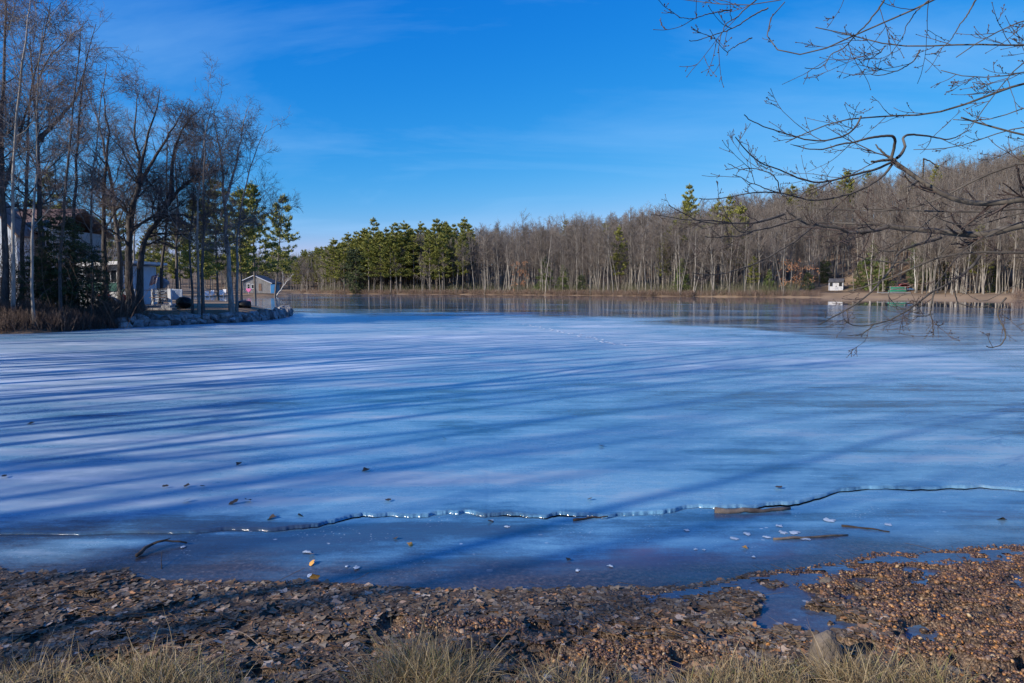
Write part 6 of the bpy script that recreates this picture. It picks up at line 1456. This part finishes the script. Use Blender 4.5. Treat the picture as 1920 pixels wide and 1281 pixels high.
# ------------------------------------------------------------------ white shed, boat rack and jetty on the far beach
sd_ = Site('shed', 1570, 166, 'small white shed with a dark roof and two windows across the lake', 'shed')
a = sd_.L(1554, 543.5); b_ = sd_.L(1580.5, 529); c = sd_.L(1591, 529); zt = b_.z; W_ = b_.x - a.x; D_ = 2.6
# plan slightly turned so that its right end shows
sd_.e.rotation_euler = (0, 0, R(-38)) ; sd_.e.rotation_euler = (0, 0, 0)
A0, B0, C0, D0 = Vector((a.x, 0, 0)), Vector((b_.x, 0, 0)), Vector((c.x, 2.2, 0)), Vector((a.x + (c.x - b_.x), 2.2, 0))
def wallseg(p, q_, z0, z1, th, mat, name, par):
    d = q_ - p; L_ = d.length; an = math.atan2(d.y, d.x); m_ = (p + q_) / 2; return MB().box((m_.x, m_.y, (z0 + z1) / 2), (L_, th, z1 - z0), rz=an).build(name, M[mat], par)
M['shed_white'] = paint('shed_white', (.80, .80, .80), k=.05)
mb = MB(); mb.poly([A0 + Vector((0, 0, .1)), B0 + Vector((0, 0, .1)), C0 + Vector((0, 0, .1)), D0 + Vector((0, 0, .1))], (0, 0, zt - .1)); mb.build('wall', M['shed_white'], sd_.e)
rh = sd_.L(1570, 523).z
mid1 = (A0 + D0) / 2; mid2 = (B0 + C0) / 2; up_ = Vector((0, 0, 1)); ex = (B0 - A0).normalized() * .2; ey = (D0 - A0).normalized() * .25
rp = MB(); rp.poly([A0 - ex - ey + up_ * (zt - .05), B0 + ex - ey + up_ * (zt - .05), mid2 + ex + up_ * rh, mid1 - ex + up_ * rh], (0, 0, .1)); rp.poly([D0 - ex + ey + up_ * (zt - .05), C0 + ex + ey + up_ * (zt - .05), mid2 + ex + up_ * (rh + .003), mid1 - ex + up_ * (rh + .003)], (0, 0, .1)); rp.build('roof', M['roof_dark'], sd_.e)
mb = MB(); mb.poly([B0 + up_ * (zt + .002), C0 + up_ * (zt + .002), mid2 + up_ * (rh - .02)], (-.1, 0, 0)); mb.build('gable', M['shed_white'], sd_.e)
for x0, x1 in ((1556.5, 1560.2), (1573.5, 1578)): sd_.window(x0, 530.5, x1, 536, -.03, (1, 1), t=.08, trim='roof_dark')
for p_ in (A0, B0): MB().box((p_.x, -.03, (zt + .1) / 2), (.12, .10, zt - .12)).build('corner_board', M['trim'], sd_.e)
sd_.rect('latch', 1567.5, 536, 1568.6, 537.5, .06, 'roof_brown', -.06); sd_.rect('door_seam', 1566.8, 531, 1567.2, 543, .03, 'weathered', -.03)
rk = Site('boat_rack', 1682, 150, 'wooden rack holding upturned boats on the far beach', 'rack')
for px in (1669, 1683, 1697):
    for dy in (0, 1.0): p_ = rk.L(px, 548, dy); MB().box((p_.x, dy, rk.L(px, 537).z / 2), (.10, .10, rk.L(px, 537).z)).build('post', M['weathered'], rk.e)
for pyy in (537.5, 542.5): rk.rect('beam', 1668, pyy, 1699, pyy + .8, .08, 'weathered', -.06)
boat('canoe', 1684, 541.5, 150.3, 4.0, .85, .40, 'green_boat', 'green canoe upside down on the top of the rack', rot=(R(170), 0, .05), cat='canoe', dz=.35)
boat('canoe', 1683, 547, 149.8, 4.1, .85, .40, 'green_boat', 'green canoe on the lower tier of the rack', rot=(R(165), 0, -.03), cat='canoe', dz=.32)
boat('kayak', 1702, 543.5, 150.8, 2.9, .7, .32, 'blue_boat', 'blue kayak lying right of the boat rack', rot=(R(150), 0, .1), cat='kayak', dz=.2)
boat('kayak', 1694, 536, 155, 3.0, .8, .36, 'red_paint', 'red kayak lying behind the rack', rot=(R(120), 0, .25), cat='kayak', dz=.25)
boat('kayak', 1690, 539, 154, 3.2, .8, .36, 'red_paint', 'second red kayak below the other behind the rack', rot=(R(150), .1, -.1), cat='kayak', dz=.1)
jt = Site('jetty', 1680, 143, 'low grey jetty section pulled up on the sand below the boats', 'jetty')
for i in range(14): p_ = jt.L(1652 + i * 4.1, 553); MB().box((p_.x, .6, .30), (.42, 1.3, .07)).build('plank', M['plank'], jt.e)
for dy in (.1, 1.1): p_ = jt.L(1680, 553); MB().box((p_.x, dy, .20), (6.2, .08, .12)).build('joist', M['weathered'], jt.e)
